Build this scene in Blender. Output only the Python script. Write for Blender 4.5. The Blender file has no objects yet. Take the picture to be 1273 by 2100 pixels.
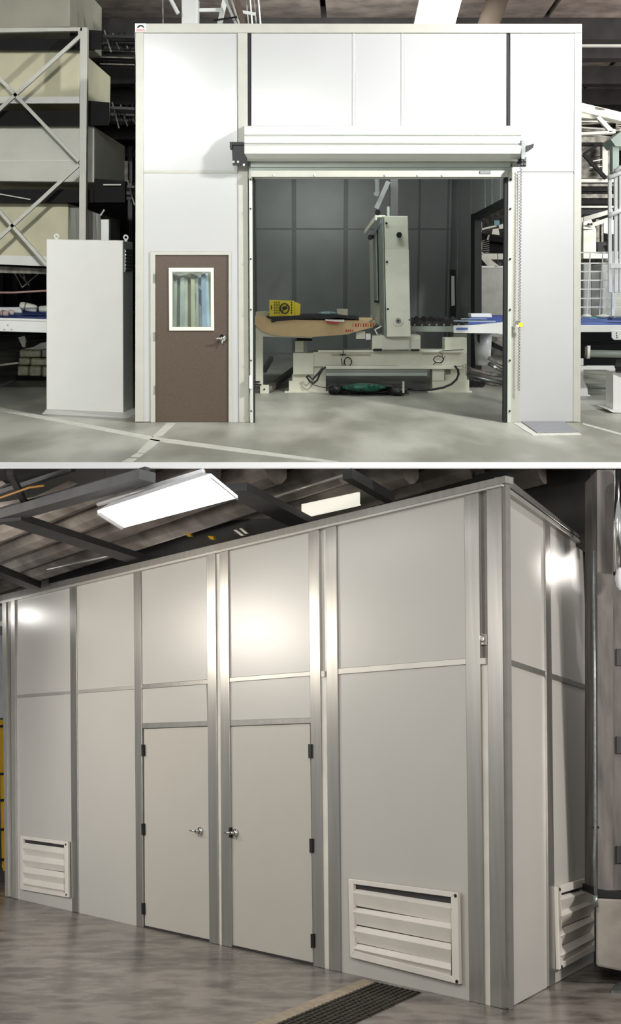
import bpy, bmesh, math, random
from mathutils import Vector, Matrix
random.seed(7)
V = Vector
W, H, F = 1273.0, 2100.0, 2300.0
HU, HL = 595.0, 1580.0            # eye-level rows of the upper and the lower hall
AU = math.atan((1050-HU)/F)       # the camera looks down by this in the upper hall
BL = math.atan((HL-1050)/F)       # and up by this in the lower hall
sc = bpy.context.scene
# ---------------------------------------------------------------- camera
cd = bpy.data.cameras.new('camera'); cam = bpy.data.objects.new('camera', cd)
sc.collection.objects.link(cam); sc.camera = cam
cd.sensor_fit = 'VERTICAL'; cd.sensor_height = 36.0; cd.lens = F/H*36.0
cd.clip_start = 0.1; cd.clip_end = 200
cam.rotation_euler = (math.pi/2-AU, 0, 0)
sc.view_settings.view_transform = 'Standard'
try: sc.view_settings.look = 'None'
except Exception: pass
sc.view_settings.gamma = 1.0
sc.view_settings.use_curve_mapping = False
sc.view_settings.exposure = 0.0
# ---------------------------------------------------------------- world
wd = bpy.data.worlds.new('world'); sc.world = wd; wd.use_nodes = True
bg = wd.node_tree.nodes['Background']
bg.inputs[0].default_value = (0.97, 1.0, 0.98, 1); bg.inputs[1].default_value = 0.42
ROT = Matrix.Rotation(-(AU+BL), 4, 'X')
ID = Matrix.Identity(4)
class Frame:
    def __init__(s, pitch, M): s.f = V((0, math.cos(pitch), math.sin(pitch))); s.u = V((0, -math.sin(pitch), math.cos(pitch))); s.M = M
    def ray(s, px, py): return V(((px-W/2), 0, 0)) + s.f*F + s.u*(H/2-py)
    def hit(s, px, py, pl, off=0.0):
        p0, n = pl; r = s.ray(px, py)
        return r*((n.dot(p0)+off)/n.dot(r))
UPF, LOF = Frame(-AU, ID), Frame(BL, ROT)
CUR = UPF
def area(name, fr, loc, target, sx, sy, power, col=(1,1,1), spread=180):
    l = bpy.data.lights.new(name, 'AREA'); l.shape = 'RECTANGLE'; l.size = sx; l.size_y = sy
    l.energy = power; l.color = col; l.spread = math.radians(spread)
    o = bpy.data.objects.new(name, l); sc.collection.objects.link(o)
    d = V(target)-V(loc)
    o.matrix_world = fr.M @ (Matrix.Translation(V(loc)) @ d.to_track_quat('-Z', 'Y').to_matrix().to_4x4())
    return o
# upper hall: lamps in front of the booth and to the right, plus added unseen fills
area('key_lamp', UPF, (4.6,10.2,3.9), (0.6,14.5,0.9), 0.4, 0.4, 330, (1,.99,.98), 118)
area('front_lamp', UPF, (-1.0,3.0,3.6), (0,14.5,0.6), 2.4, 0.4, 35, (.98,1,.96), 80)
area('rack_fill', UPF, (-3.0,7.2,3.4), (-4.6,17.5,0.6), .5, .25, 105, (1,1,.97), 80)  # added fill that brightens the rack side
area('right_hall_lamp', UPF, (8.6,17.5,3.9), (7.8,20.5,-1), 2.0, 2.0, 290, (.95,1,1), 150)
area('interior_fill', UPF, (0.3,17.5,3.2), (0.3,28,.4), 2.5, 1.0, 210, (.9,1,.97), 150)  # added unseen fill, the front lamps fade towards the back wall
area('door_strip_fill', UPF, (-1.55,14.95,1.0), (-1.55,15.9,-.4), 1.0, .2, 15, (1,1,1), 150)  # added out of view above the window, only to brighten the strips
area('roof_lamp', UPF, (0.6,18.5,3.0), (0.6,21.5,5), 4.5, 1.0, 120, (1,.95,.9), 160)
area('roof_fill_right', UPF, (8.5,18.5,1.8), (7.5,23,5), 2.5, 1.5, 330, (1,.93,.9), 160)  # added uplight that brightens the right roof slabs
# lower hall: lamps in front of the enclosure, plus added unseen fills
area('lower_lamp_a', LOF, (-7.5,8.5,2.2), (-2,13.4,0), 2.0, .8, 125, (1,.965,.92), 140)
area('lower_lamp_b', LOF, (0.2,2.5,2.2), (.9,9.6,-1.0), 1.6, .6, 58, (1,.93,.85), 100)
area('lower_lamp_c', LOF, (3.9,12.3,2.3), (2.5,11.08,1.2), .3, .3, 7, (1,.94,.88), 160)
area('lower_lamp_d', LOF, (-6.7,14.1,2.25), (-.5,12.02,1.43), 1.0, .5, 55, (1,.93,.82), 120)
area('lower_lamp_e', LOF, (-5.6,17.8,2.5), (-4.3,17.06,2.2), .2, .2, 4, (1,.97,.94), 150)
area('lower_fill_g', LOF, (-8.0,12.5,0.6), (-3.9,16.6,-.6), 1.0, 1.0, 28, (1,.97,.94), 90)  # added fill for the dim left panels
area('lower_lamp_f', LOF, (6.0,6.5,2.0), (2.4,10.6,-.6), .8, .6, 100, (1,.95,.90), 120)
area('lower_roof_fill_a', LOF, (-1.2,15.2,2.35), (-1.2,15.0,4), 1.2, .5, 75, (1,.95,.9), 160)  # added uplight hidden behind the enclosure top, brightens the ribs
area('lower_roof_fill_b', LOF, (-3.4,18.6,2.3), (-3.6,18.2,4), 1.0, .5, 75, (1,.95,.9), 160)  # second added uplight for the roof ribs, hidden as well
# ---------------------------------------------------------------- materials
def rgb(r, g, b):
    f = lambda c: ((c/255+.055)/1.055)**2.4 if c > 10 else c/255/12.92
    return (f(r), f(g), f(b), 1)
def mat(name, c, rough=.5, metal=0, var=.08, scale=3, bump=0, bscale=60, emit=0, ecol=None, alpha=1, trans=0, streak=None, c2=None, coat=0, detail=6, lo=.35, hi=.65):
    m = bpy.data.materials.new(name); m.use_nodes = True
    nt = m.node_tree; b = nt.nodes['Principled BSDF']; L = nt.links
    c = rgb(*c); c2v = rgb(*c2) if c2 else tuple(x*(1-var*2.2) for x in c[:3])+(1,)
    tc = nt.nodes.new('ShaderNodeTexCoord'); mp = nt.nodes.new('ShaderNodeMapping')
    if streak: mp.inputs['Scale'].default_value = streak
    L.new(tc.outputs['Object'], mp.inputs[0])
    n = nt.nodes.new('ShaderNodeTexNoise'); n.inputs['Scale'].default_value = scale; n.inputs['Detail'].default_value = detail
    L.new(mp.outputs[0], n.inputs['Vector'])
    r = nt.nodes.new('ShaderNodeValToRGB'); r.color_ramp.elements[0].position = lo; r.color_ramp.elements[1].position = hi
    r.color_ramp.elements[0].color = c2v; r.color_ramp.elements[1].color = c
    L.new(n.outputs['Fac'], r.inputs[0]); L.new(r.outputs[0], b.inputs['Base Color'])
    b.inputs['Roughness'].default_value = rough; b.inputs['Metallic'].default_value = metal
    b.inputs['Coat Weight'].default_value = coat; b.inputs['Alpha'].default_value = alpha
    b.inputs['Transmission Weight'].default_value = trans
    if bump:
        n2 = nt.nodes.new('ShaderNodeTexNoise'); n2.inputs['Scale'].default_value = bscale
        L.new(mp.outputs[0], n2.inputs['Vector'])
        bp = nt.nodes.new('ShaderNodeBump'); bp.inputs['Strength'].default_value = bump; bp.inputs['Distance'].default_value = .01
        L.new(n2.outputs['Fac'], bp.inputs['Height']); L.new(bp.outputs[0], b.inputs['Normal'])
    if emit:
        b.inputs['Emission Color'].default_value = rgb(*(ecol or (255,255,255))); b.inputs['Emission Strength'].default_value = emit
    return m
M = {
 'panel': mat('white_gloss_panel', (184,185,184), .2, var=.01, scale=1, bump=.02, bscale=3),
 'alu': mat('cream_trim', (182,182,171), .42, var=.03, scale=6),
 'hood': mat('hood_enamel', (216,219,212), .35, var=.02),
 'curtain': mat('shutter_curtain', (168,178,168), .4, var=.03),
 'seal': mat('black_rubber', (22,22,26), .7),
 'rail': mat('guide_rail', (196,204,192), .4, .1, var=.03),
 'black': mat('black_steel', (30,30,32), .45, .3),
 'galv': mat('galvanised', (150,156,155), .35, .8, var=.12, scale=20),
 'chrome': mat('chrome', (225,225,222), .15, 1, var=.02),
 'brown': mat('brown_door_paint', (80,66,54), .5, var=.06, scale=40, bump=.05, bscale=200),
 'cream': mat('cream_paint', (224,224,208), .4, var=.03, scale=5),
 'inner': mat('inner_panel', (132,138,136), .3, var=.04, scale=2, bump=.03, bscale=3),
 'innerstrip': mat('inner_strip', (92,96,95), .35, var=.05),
 'machine': mat('machine_enamel', (212,212,194), .4, var=.03, scale=6),
 'machgrey': mat('machine_grey', (140,148,140), .45, var=.06),
 'white': mat('white_paint', (232,233,230), .35, var=.02),
 'dark': mat('dark_steel', (12,12,13), .8, .2, var=.2, scale=8),
 'hall_shade': mat('painted_hall_shade', (16,16,17), .9, var=.3, scale=2),  # near-black colour puts the unlit left side's shade into walls and slabs
 'rackpost': mat('rack_paint', (196,196,186), .45, var=.04),
 'foam': mat('cream_foam', (204,200,172), .9, var=.05, scale=2.5, bump=.15, bscale=80),
 'foamw': mat('pale_foam', (214,214,202), .85, var=.04, scale=2, bump=.1, bscale=60),
 'foamg': mat('grey_foam', (168,166,150), .9, var=.06, scale=2, bump=.15, bscale=80),
 'foamband': mat('foam_wrap', (222,222,214), .4, var=.04),
 'cab': mat('cabinet_enamel', (216,216,211), .4, var=.015, scale=3),
 'mesh': mat('grille_dark', (96,98,96), .5, .4, var=.2, scale=60),
 'blue': mat('blue_belt', (84,108,182), .5, var=.1, scale=5),
 'conc': mat('floor_concrete', (188,188,176), .40, c2=(146,146,134), scale=1.3, bump=.08, bscale=10, detail=14, streak=(1,.35,1), lo=.38, hi=.62),
 'line': mat('floor_line_paint', (226,226,214), .5, var=.08, scale=12),
 'mat': mat('grey_floor_mat', (150,151,154), .8, var=.06, scale=60, bump=.3, bscale=120),
 'edge': mat('slab_edge_paint', (250,250,250), .6, var=.0),
 'card': mat('cardboard', (196,170,128), .8, var=.06, scale=4),
 'cardpale': mat('pale_cardboard', (178,172,152), .8, var=.06, scale=4),
 'yellow': mat('yellow_card', (206,186,40), .6, var=.05),
 'red': mat('red_print', (176,50,38), .6),
 'rust': mat('rust_print', (150,84,50), .8),
 'ink': mat('black_print', (36,36,30), .7),
 'green': mat('green_plastic', (20,96,78), .25, var=.35, scale=14, bump=.6, bscale=20),
 'hose': mat('black_hose', (24,24,26), .4),
 'plastic': mat('clear_sheet_over_goods', (190,192,184), .28, c2=(168,170,162), scale=2.5, bump=.5, bscale=5),
 'wrap': mat('stretch_wrapped_blocks', (216,216,172), .3, c2=(170,168,140), scale=9, bump=.6, bscale=18),
 'slabc': mat('roof_concrete', (128,116,108), .85, c2=(92,82,76), scale=3, bump=.2, bscale=20),
 'beamd': mat('roof_beam_dark', (46,42,42), .8, var=.2, scale=4),
 'beige': mat('beige_pipe', (100,86,74), .8),
 'mint': mat('mint_steel', (140,154,144), .5, var=.04),
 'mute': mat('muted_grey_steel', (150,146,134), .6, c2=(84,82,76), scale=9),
 'lampl': mat('lower_lamp_glow', (255,255,255), .5, emit=5),
 'lamp': mat('lamp_glow', (255,255,255), .5, emit=14),
 'bluepale': mat('pale_blue_strip', (176,196,214), .3, var=.05),
 'clear': None,
 # lower hall
 'lpanel': mat('satin_grey_panel', (190,187,181), .34, var=.012, scale=1, bump=.015, bscale=2),
 'lalu': mat('brushed_aluminium', (176,173,168), .30, .75, var=.06, scale=20, streak=(1,1,.05)),
 'lband': mat('aluminium_trim_light', (190,187,181), .4, .5, var=.04),
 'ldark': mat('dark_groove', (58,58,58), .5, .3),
 'lcorner': mat('corner_trim', (122,119,115), .45, .25, var=.05, scale=8),
 'lstrip': mat('white_joint_strip', (222,218,208), .4),
 'louver': mat('louver_enamel', (224,219,211), .35, var=.03),
 'ldoor': mat('door_enamel', (188,184,175), .35, var=.01),
 'lfloor': mat('lower_concrete', (134,127,120), .26, c2=(80,74,69), scale=3.6, bump=.12, bscale=9, detail=15, streak=(.8,1.1,1), lo=.34, hi=.58),
 'lroof': mat('corrugated_sheet', (168,158,150), .7, c2=(120,112,106), scale=2.5, streak=(1,1,1)),
 'lbeam': mat('dark_roof_beam', (66,66,67), .65, var=.1, scale=4),
 'lbeamg': mat('grey_roof_beam', (96,96,97), .6, var=.1, scale=4),
 'lgrate': mat('rusty_grating', (72,66,56), .6, .4, c2=(40,38,34), scale=30),
 'lwin': mat('lit_roof_light', (190,188,175), .4, emit=1.1, ecol=(224,220,206)),
 'lwing': mat('dull_roof_light', (110,112,98), .5, var=.1),
 'lcol': mat('column_concrete', (122,116,112), .75, c2=(86,82,80), scale=2.5, streak=(3,3,.6)),
 'lblock': mat('concrete_block', (150,144,136), .8, c2=(128,122,114), scale=4, bump=.15, bscale=40),
 'lyellow': mat('yellow_paint', (226,176,20), .4, var=.08),
 'lwhite': mat('bright_white_sheet', (236,236,240), .4),
}
def glass():
    m = bpy.data.materials.new('window_glass'); m.use_nodes = True; nt = m.node_tree; nt.nodes.clear()
    o = nt.nodes.new('ShaderNodeOutputMaterial'); a = nt.nodes.new('ShaderNodeBsdfTransparent'); g = nt.nodes.new('ShaderNodeBsdfGlossy')
    a.inputs[0].default_value = (.86,.92,.9,1); g.inputs['Roughness'].default_value = .05
    x = nt.nodes.new('ShaderNodeMixShader'); x.inputs[0].default_value = .14
    nt.links.new(a.outputs[0], x.inputs[1]); nt.links.new(g.outputs[0], x.inputs[2]); nt.links.new(x.outputs[0], o.inputs[0])
    return m
M['clear'] = glass()
# ---------------------------------------------------------------- geometry helpers: a geom is (verts, faces)
def R(x0, y0, x1, y1): return [(x0,y0),(x1,y0),(x1,y1),(x0,y1)]
def YP(Y): return (V((0,Y,0)), V((0,-1,0)))
def prism(pts, vec):
    n = len(pts); vs = list(pts)+[p+vec for p in pts]
    fs = [tuple(range(n)), tuple(range(2*n-1, n-1, -1))]+[(i, (i+1)%n, (i+1)%n+n, i+n) for i in range(n)]
    return (vs, fs)
def loft(a, b):
    n = len(a); vs = list(a)+list(b)
    return (vs, [tuple(range(n)), tuple(range(2*n-1, n-1, -1))]+[(i, (i+1)%n, (i+1)%n+n, i+n) for i in range(n)])
def slab(pp, pl, t, off=0.0):      # an outline on a plane, thickness t away from the viewer
    return prism([CUR.hit(x, y, pl, off) for x, y in pp], -pl[1].normalized()*t)
def us(pp, Y, t, off=0.0): return slab(pp, YP(Y), t, off)
DV = V(((720-W/2)/F, 1, 0))        # the way depth runs in the upper hall
def deep(pp, Y, t):
    return prism([CUR.hit(x, y, YP(Y)) for x, y in pp], DV*t)
def tube(pts, r, n=8, close=False):
    pts = [V(p) for p in pts]; k = len(pts); vs = []; fs = []
    for i, p in enumerate(pts):
        a = pts[max(i-1,0)] if not close else pts[i-1]; b = pts[min(i+1,k-1)] if not close else pts[(i+1)%k]
        d = (b-a).normalized(); up = V((0,0,1)) if abs(d.z) < .9 else V((0,1,0))
        s = d.cross(up).normalized(); t = s.cross(d)
        rr = r[i] if isinstance(r, (list,tuple)) else r
        vs += [p+s*(rr*math.cos(2*math.pi*j/n))+t*(rr*math.sin(2*math.pi*j/n)) for j in range(n)]
    for i in range(k if close else k-1):
        o, q = i*n, ((i+1)%k)*n
        fs += [(o+j, o+(j+1)%n, q+(j+1)%n, q+j) for j in range(n)]
    if not close: fs += [tuple(range(n-1,-1,-1)), tuple(range((k-1)*n, k*n))]
    return (vs, fs)
def bar(a, b, w, h=None):          # square bar
    a, b = V(a), V(b); h = h or w; d = (b-a).normalized(); up = V((0,0,1)) if abs(d.z) < .9 else V((0,1,0))
    s = d.cross(up).normalized()*w/2; t = s.cross(d).normalized()*h/2
    return loft([a-s-t,a+s-t,a+s+t,a-s+t], [b-s-t,b+s-t,b+s+t,b-s+t])
def box(lo, hi):
    x0,y0,z0 = lo; x1,y1,z1 = hi
    return prism([V((x0,y0,z0)),V((x1,y0,z0)),V((x1,y0,z1)),V((x0,y0,z1))], V((0,y1-y0,0)))
def disc(c, n, r, t, k=16):
    c = V(c); n = V(n).normalized(); return tube([c, c+n*t], r, k)
def px(x, y, Y): return CUR.hit(x, y, YP(Y))
def pbar(x0, y0, x1, y1, w, Y, Y2=None):   # bar between pixels, w in pixels
    a, b = px(x0,y0,Y), px(x1,y1,Y2 or Y); return bar(a, b, w*Y/F, w*Y/F)
def ptube(pp, w, Y, n=8): return tube([px(x,y,Y) for x,y in pp], w*Y/F/2, n)
def join(gs):
    vs, fs = [], []
    for v, f in gs:
        o = len(vs); vs += list(v); fs += [tuple(i+o for i in q) for q in f]
    return vs, fs
ORG = {}; FRM = {}
def setp(o, label=None, cat=None, group=None, kind=None):
    if label: o['label'] = label
    if cat: o['category'] = cat
    if group: o['group'] = group
    if kind: o['kind'] = kind
def thing(name, origin, label=None, cat=None, group=None, kind=None):
    o = bpy.data.objects.new(name, None); sc.collection.objects.link(o); o.empty_display_size = .1
    o.matrix_world = CUR.M @ Matrix.Translation(V(origin)); ORG[o.name] = V(origin); FRM[o.name] = CUR
    setp(o, label, cat, group, kind); return o
def part(name, gs, m, parent=None, bevel=0, smooth=False, label=None, cat=None, group=None, kind=None):
    if isinstance(gs, tuple): gs = [gs]
    vs, fs = join(gs)
    if parent is None: org = sum((V(v) for v in vs), V())/len(vs); org.z = min(v[2] for v in vs)
    else: org = ORG[parent.name]
    me = bpy.data.meshes.new(name); me.from_pydata([V(v)-org for v in vs], [], fs)
    bm = bmesh.new(); bm.from_mesh(me); bmesh.ops.recalc_face_normals(bm, faces=bm.faces)
    bm.to_mesh(me); bm.free(); me.update()
    me.materials.append(M[m] if isinstance(m, str) else m)
    if smooth:
        for p in me.polygons: p.use_smooth = True
    o = bpy.data.objects.new(name, me); sc.collection.objects.link(o); ORG[o.name] = org
    if parent is None: o.matrix_world = CUR.M @ Matrix.Translation(org)
    else: o.parent = parent
    if bevel:
        b = o.modifiers.new('bevel', 'BEVEL'); b.width = bevel; b.segments = 2; b.limit_method = 'ANGLE'
    setp(o, label, cat, group, kind); return o
def floor_pt(x, y): return CUR.hit(x, y, (V((0,0,FZ)), V((0,0,1))))
def hz(x, y, z): return CUR.hit(x, y, (V((0,0,z)), V((0,0,1))))
def oncol(gs, n): return gs

# =================================================================== UPPER HALL
CUR = UPF; Y0 = 14.5
FZ = UZ = px(636, 866, Y0).z
edgeY = floor_pt(636, 948).y
zb = px(636, 961, edgeY).z
fl = part('floor', box((-16,edgeY,zb+.001),(16,46,FZ)), 'conc', kind='structure', label='pale grey concrete floor of the upper hall')
zb2 = px(636, 961, edgeY-.14).z
part('trim_1', prism([V((-16,edgeY,FZ+.001)),V((-16,edgeY-.14,zb2+.012)),V((-16,edgeY-.14,zb2)),V((-16,edgeY,zb2))], V((32,0,0))), 'edge', kind='structure', label='white edge band between the two halls')
# painted lines lie on the floor, as its parts
def fpoly(pp, t=.004): return prism([floor_pt(x, y)+V((0,0,t)) for x, y in pp], V((0,0,-t*1.2)))
part('line_marking', fpoly([(-60,825),(0,836),(140,863),(320,897),(500,921),(694,947),(655,947),(500,929),(320,905),(140,870),(0,843),(-60,832)]), 'line', fl)
part('line_marking', [fpoly([(342,868),(360,868),(333,893),(311,897)]), fpoly([(309,900),(329,904),(297,929),(281,928)]), fpoly([(279,930),(295,931),(285,938),(268,937)]), fpoly([(264,940),(281,941),(272,947),(250,947)])], 'line', fl)
part('line_marking', fpoly([(0,790),(28,778),(28,781),(0,795)]), 'line', fl)
part('line_marking', fpoly([(1195,868),(1273,889),(1273,893),(1195,871)]), 'line', fl)
part('wall_back', box((-16,44,FZ),(4,44.3,8)), 'hall_shade', kind='structure', label='far wall of the hall, coloured dark for its shade')
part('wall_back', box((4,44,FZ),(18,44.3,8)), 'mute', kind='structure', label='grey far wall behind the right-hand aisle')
part('wall_left', box((-16,12,FZ),(-15.8,44,8)), 'hall_shade', kind='structure')
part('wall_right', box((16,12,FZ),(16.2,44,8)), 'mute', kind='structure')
# ceiling of concrete slabs between dark cross beams
CZ = 4.7
ceil = part('ceiling', box((-16,9,CZ+.5),(16,44,CZ+.6)), 'beamd', kind='structure', label='dark roof deck above the booth')
ys = [hz(636, p, CZ).y for p in (0-70,43,84,140,186,222,262,300)]
xs = [-15,-12.4,-9.8,-7.2,-4.6,-2.0,0.2,2.35,4.1,6.2,8.3,10.4,12.5,14.6]
for j in range(len(ys)-1):
    for i in range(len(xs)-1):
        x0, x1 = xs[i]+.05, xs[i+1]-.05
        m = 'slabc' if x1 > -2.2 else 'hall_shade'  # left slabs carry the same painted shade
        a, b = ys[j]+.25, ys[j+1]-.25
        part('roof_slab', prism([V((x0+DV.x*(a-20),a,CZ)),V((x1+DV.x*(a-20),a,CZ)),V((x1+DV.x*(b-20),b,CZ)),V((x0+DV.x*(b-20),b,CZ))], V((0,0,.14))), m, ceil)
for j, y in enumerate(ys[1:]):
    part('cross_beam', box((-15,y-.2,CZ-.35),(15,y+.2,CZ+.2)), 'beamd', ceil)
# lit ceiling luminaires
def lum(pp, z, label, name='ceiling_lamp'):
    p = [hz(x, y, z) for x, y in pp]; c = sum(p, V())/4
    t = thing(name, c, label, 'ceiling lamp')
    part('diffuser', prism(p, V((0,0,.04))), 'lamp', t)
    part('housing', prism([v+V((0,0,.045)) for v in p], V((0,0,.05))), 'mute', t)
lum([(848,60),(874,-60),(962,-60),(930,60)], 4.1, 'glaring long lamp above the middle of the booth roof')
part('ledge_beam', us(R(1150,88,1400,95), ys[2]-.5, .1), 'foamband', ceil)
part('roof_pipe', tube([px(1000,55,19), px(1030,-30,19)], .17, 12), 'beige', smooth=True, label='beige round roof duct right of the glaring lamp', cat='duct')
# column and ducts behind the booth's top left
part('column', us(R(372,-8,405,60), 17.6, .3), 'white', bevel=.01, label='white square column rising behind the booth top left', cat='column')
t = thing('air_duct', px(440,40,18), 'white angled ducts and braces behind the booth top left', 'duct')
part('duct_body', us([(410,-12),(452,-12),(452,22),(430,18),(410,20)], 22, .3), 'white', t)
part('duct_body', us([(410,26),(440,26),(452,60),(410,60)], 22, .3), 'white', t)
part('brace', [pbar(455,20,408,21,6,17.8)], 'white', t)
part('brace', [pbar(448,60,463,-8,9,17.9)], 'white', t)
part('brace', [pbar(460,-6,488,60,5,17.7)], 'white', t)
part('brace', [pbar(472,-6,494,60,4,17.6)], 'rackpost', t)
part('brace', [pbar(438,42,486,35,3,17.5)], 'dark', t)
part('brace', [pbar(484,-10,502,60,9,17.4)], 'beige', t)
part('brace', [pbar(494,24,524,29,5,17.4)], 'white', t)
for i, x in enumerate((508,516,524,533)):
    part('conduit', [ptube([(x-4,-10),(x+2,60)], 3, 18.4)], 'foamband' if i%2 else 'mute', t)
part('conduit', [ptube([(345,-10),(365,28)], 8, 17.3)], 'white', label='white pipe end hanging left of the white column', cat='pipe')
part('hanger_rod', [ptube([(333,-20),(334,44),(334,60)], 3, 17)], 'mute', label='thin grey hanger rod above the booth top left', cat='rod')

# ---------------- booth
B = thing('modular_booth', px(636,866,Y0), 'large white panelled modular booth with shutter opening', 'booth')
def bp(name, pp, m, off=0, t=.08, bevel=.004): return part(name, us(pp, Y0, t, off), m, B, bevel=bevel)
bp('wall_panel', R(294,67,487,351), 'panel'); 
bp('wall_panel', [(294,355),(489,355),(490,866),(474,866),(474,516),(309,516),(309,865),(294,865)], 'panel')
bp('wall_panel', R(515,67,722,345), 'panel'); bp('wall_panel', R(728,67,822,345), 'panel'); bp('wall_panel', R(828,67,1038,345), 'panel')
bp('wall_panel', R(1046,67,1178,352), 'panel'); bp('wall_panel', [(1062,356),(1178,356),(1176,865),(1060,866)], 'panel')
bp('mullion', R(722,67,728,345), 'panel', .006); bp('mullion', R(822,67,828,345), 'panel', .006)
bp('mullion', [(487,67),(507,67),(510,866),(490,866)], 'alu', .015)
bp('mullion', [(1046,262),(1060,262),(1063,866),(1046,866)], 'alu', .006)
bp('corner_post', [(278,66),(294,66),(294,865),(277,865)], 'alu', .02); bp('corner_post', [(1178,66),(1193,66),(1190,866),(1175,865)], 'alu', .012)
bp('mid_rail', R(294,350.5,487,355), 'alu', .006); bp('mid_rail', R(1062,352,1178,356), 'panel', -.01)
bp('cap_rail', [(277,48),(1193,49),(1193,67),(277,67)], 'alu', .03)
bp('side_slot', [(507,68),(514,68),(515,262),(508,262)], 'seal', -.01); bp('side_slot', [(1037,68),(1044,68),(1048,262),(1040,262)], 'seal', -.01)
bp('header', R(508,262,1062,366), 'hood', -.02)
# roof, far side, back wall and flank walls of the booth
YB = Y0/.47
xl, xr, zt, z0 = px(302,600,Y0).x, px(1150,600,Y0).x, px(636,60,Y0).z, FZ+.002
sh = DV.x
def shx(x, Y): return x+sh*(Y-Y0)
part('roof_panel', prism([V((px(296,66,Y0).x,Y0+.1,zt)),V((px(1191,66,Y0).x,Y0+.1,zt)),V((shx(px(1191,66,Y0).x,YB),YB,zt)),V((shx(px(296,66,Y0).x,YB),YB,zt))], V((0,0,.08))), 'panel', B)
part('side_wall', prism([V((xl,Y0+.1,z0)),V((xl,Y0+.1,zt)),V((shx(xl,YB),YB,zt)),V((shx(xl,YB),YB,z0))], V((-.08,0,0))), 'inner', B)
# back wall panels with strips
bxs = [shx(xl,YB)]+[px(x,600,YB).x for x in (603,708,808,857,915)]+[shx(xr,YB)]
zm = px(900,470,YB).z
for i in range(len(bxs)-1):
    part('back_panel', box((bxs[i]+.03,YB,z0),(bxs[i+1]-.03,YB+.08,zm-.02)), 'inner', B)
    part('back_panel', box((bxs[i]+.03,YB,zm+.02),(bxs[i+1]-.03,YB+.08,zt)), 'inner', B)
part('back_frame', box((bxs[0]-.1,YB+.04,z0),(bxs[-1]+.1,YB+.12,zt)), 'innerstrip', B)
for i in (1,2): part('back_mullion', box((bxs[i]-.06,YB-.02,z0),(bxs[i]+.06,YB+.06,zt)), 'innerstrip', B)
tf = lambda x: 595-(x-720)/430*520
# right flank, with a wide opening
SW = (V((xr,Y0,0)), V((-1,sh,0)).normalized())
def sw(name, pp, m, off=0, t=.08): return part(name, slab(pp, SW, t, off), m, B)
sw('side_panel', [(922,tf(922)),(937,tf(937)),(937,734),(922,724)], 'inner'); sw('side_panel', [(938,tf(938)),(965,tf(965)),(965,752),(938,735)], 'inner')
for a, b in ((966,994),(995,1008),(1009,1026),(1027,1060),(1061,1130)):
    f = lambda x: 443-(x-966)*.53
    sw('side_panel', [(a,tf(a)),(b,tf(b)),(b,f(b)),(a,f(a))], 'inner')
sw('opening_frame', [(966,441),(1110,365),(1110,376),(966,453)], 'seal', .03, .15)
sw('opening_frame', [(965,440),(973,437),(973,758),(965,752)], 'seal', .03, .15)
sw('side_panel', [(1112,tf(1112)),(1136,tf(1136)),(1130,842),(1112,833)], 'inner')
# sticker on the corner: white square, dark arc, pink base
st = thing('corner_sticker', px(287,65,Y0-.06), 'small square sticker at the booth top left corner', 'sticker')
part('backing', us(R(277,48,299,65), Y0-.04, .004), 'white', st)
part('emblem', [us([(281,58),(282,54),(286,51),(291,51),(295,54),(296,58),(293,56),(290,54),(287,54),(284,57)], Y0-.046, .003)], 'ink', st)
part('emblem', [us([(280,59),(296,59),(298,63.5),(279,63.5)], Y0-.046, .003)], mat('pink_print',(226,168,168),.6), st)

# ---------------- personnel door
D = thing('personnel_door', px(393,866,Y0), 'brown steel door with a tall glazed window in the white booth', 'door')
part('door_frame', us([(308,516),(474,516),(475,866),(468.5,866),(468.5,523),(318,523),(318,866),(309,866)], Y0, .12, .02), 'alu', D, bevel=.003)
leaf = part('door_leaf', us([(318,523),(468,523),(468.5,865.5),(318.5,864.5),(318,556),(352,556),(352,671),(432,671),(432,556),(318,556)], Y0, .05, -.005), 'brown', D)
wf = part('window_frame', us([(346,549),(438,549),(439,678),(347,678),(346,557),(353,557),(353,671),(432,671),(432,557),(346,557)], Y0, .05, .015), 'cream', D)
part('window_pane', us(R(352,556,433,672), Y0, .006, -.02), 'clear', D)
h = part('lever_handle', [disc(px(457,693,Y0-.0), (0,-1,0), .045, .03, 20), tube([px(457,693,Y0-.02), px(457,693,Y0-.08)], .018, 12), tube([px(457,694,Y0-.08), px(448,694,Y0-.085), px(440,696,Y0-.075)], [.014,.012,.009], 10), tube([px(456,696,Y0-.04), px(455,705,Y0-.05)], [.016,.012], 8)], 'chrome', D, smooth=True)
for y in (571,690,800): part('hinge', tube([px(316.5,y-9,Y0-.02), px(316.5,y+9,Y0-.02)], .012, 8), 'galv', D)
# strips hanging behind the window
sc_ = thing('strip_curtain', px(392,671,Y0+1.25), 'pale hanging strips seen through the brown door window', 'curtain')
cols = [(116,124,104),(168,176,160),(140,146,116),(178,190,184),(196,198,176),(150,144,112),(190,192,160),(176,178,172),(206,214,206),(150,176,200),(186,204,214),(128,138,110)]
x = 348
for i, c in enumerate(cols):
    w_ = 7.6; m = mat('strip_%d' % i, c, .35, var=.12, scale=5, streak=(1,1,.6))
    lean = (i-5)*.5
    part('strip', us([(x+lean*-.4,550),(x+w_-lean*.4,550),(x+w_+1+lean,680),(x+lean,680)], Y0+1.25+.03*(i%3), .01), m, sc_); x += w_-.4
part('strip', us([(407,590),(413,596),(412,628),(408,622)], Y0+1.2, .01), mat('dark_blue_patch',(34,58,78),.5), sc_, label='dark blue patch')
part('top_fixture', us([(350,552),(434,552),(434,562),(420,560),(405,566),(390,560),(372,566),(352,561)], Y0+1.18, .02), 'mute', sc_)

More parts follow.
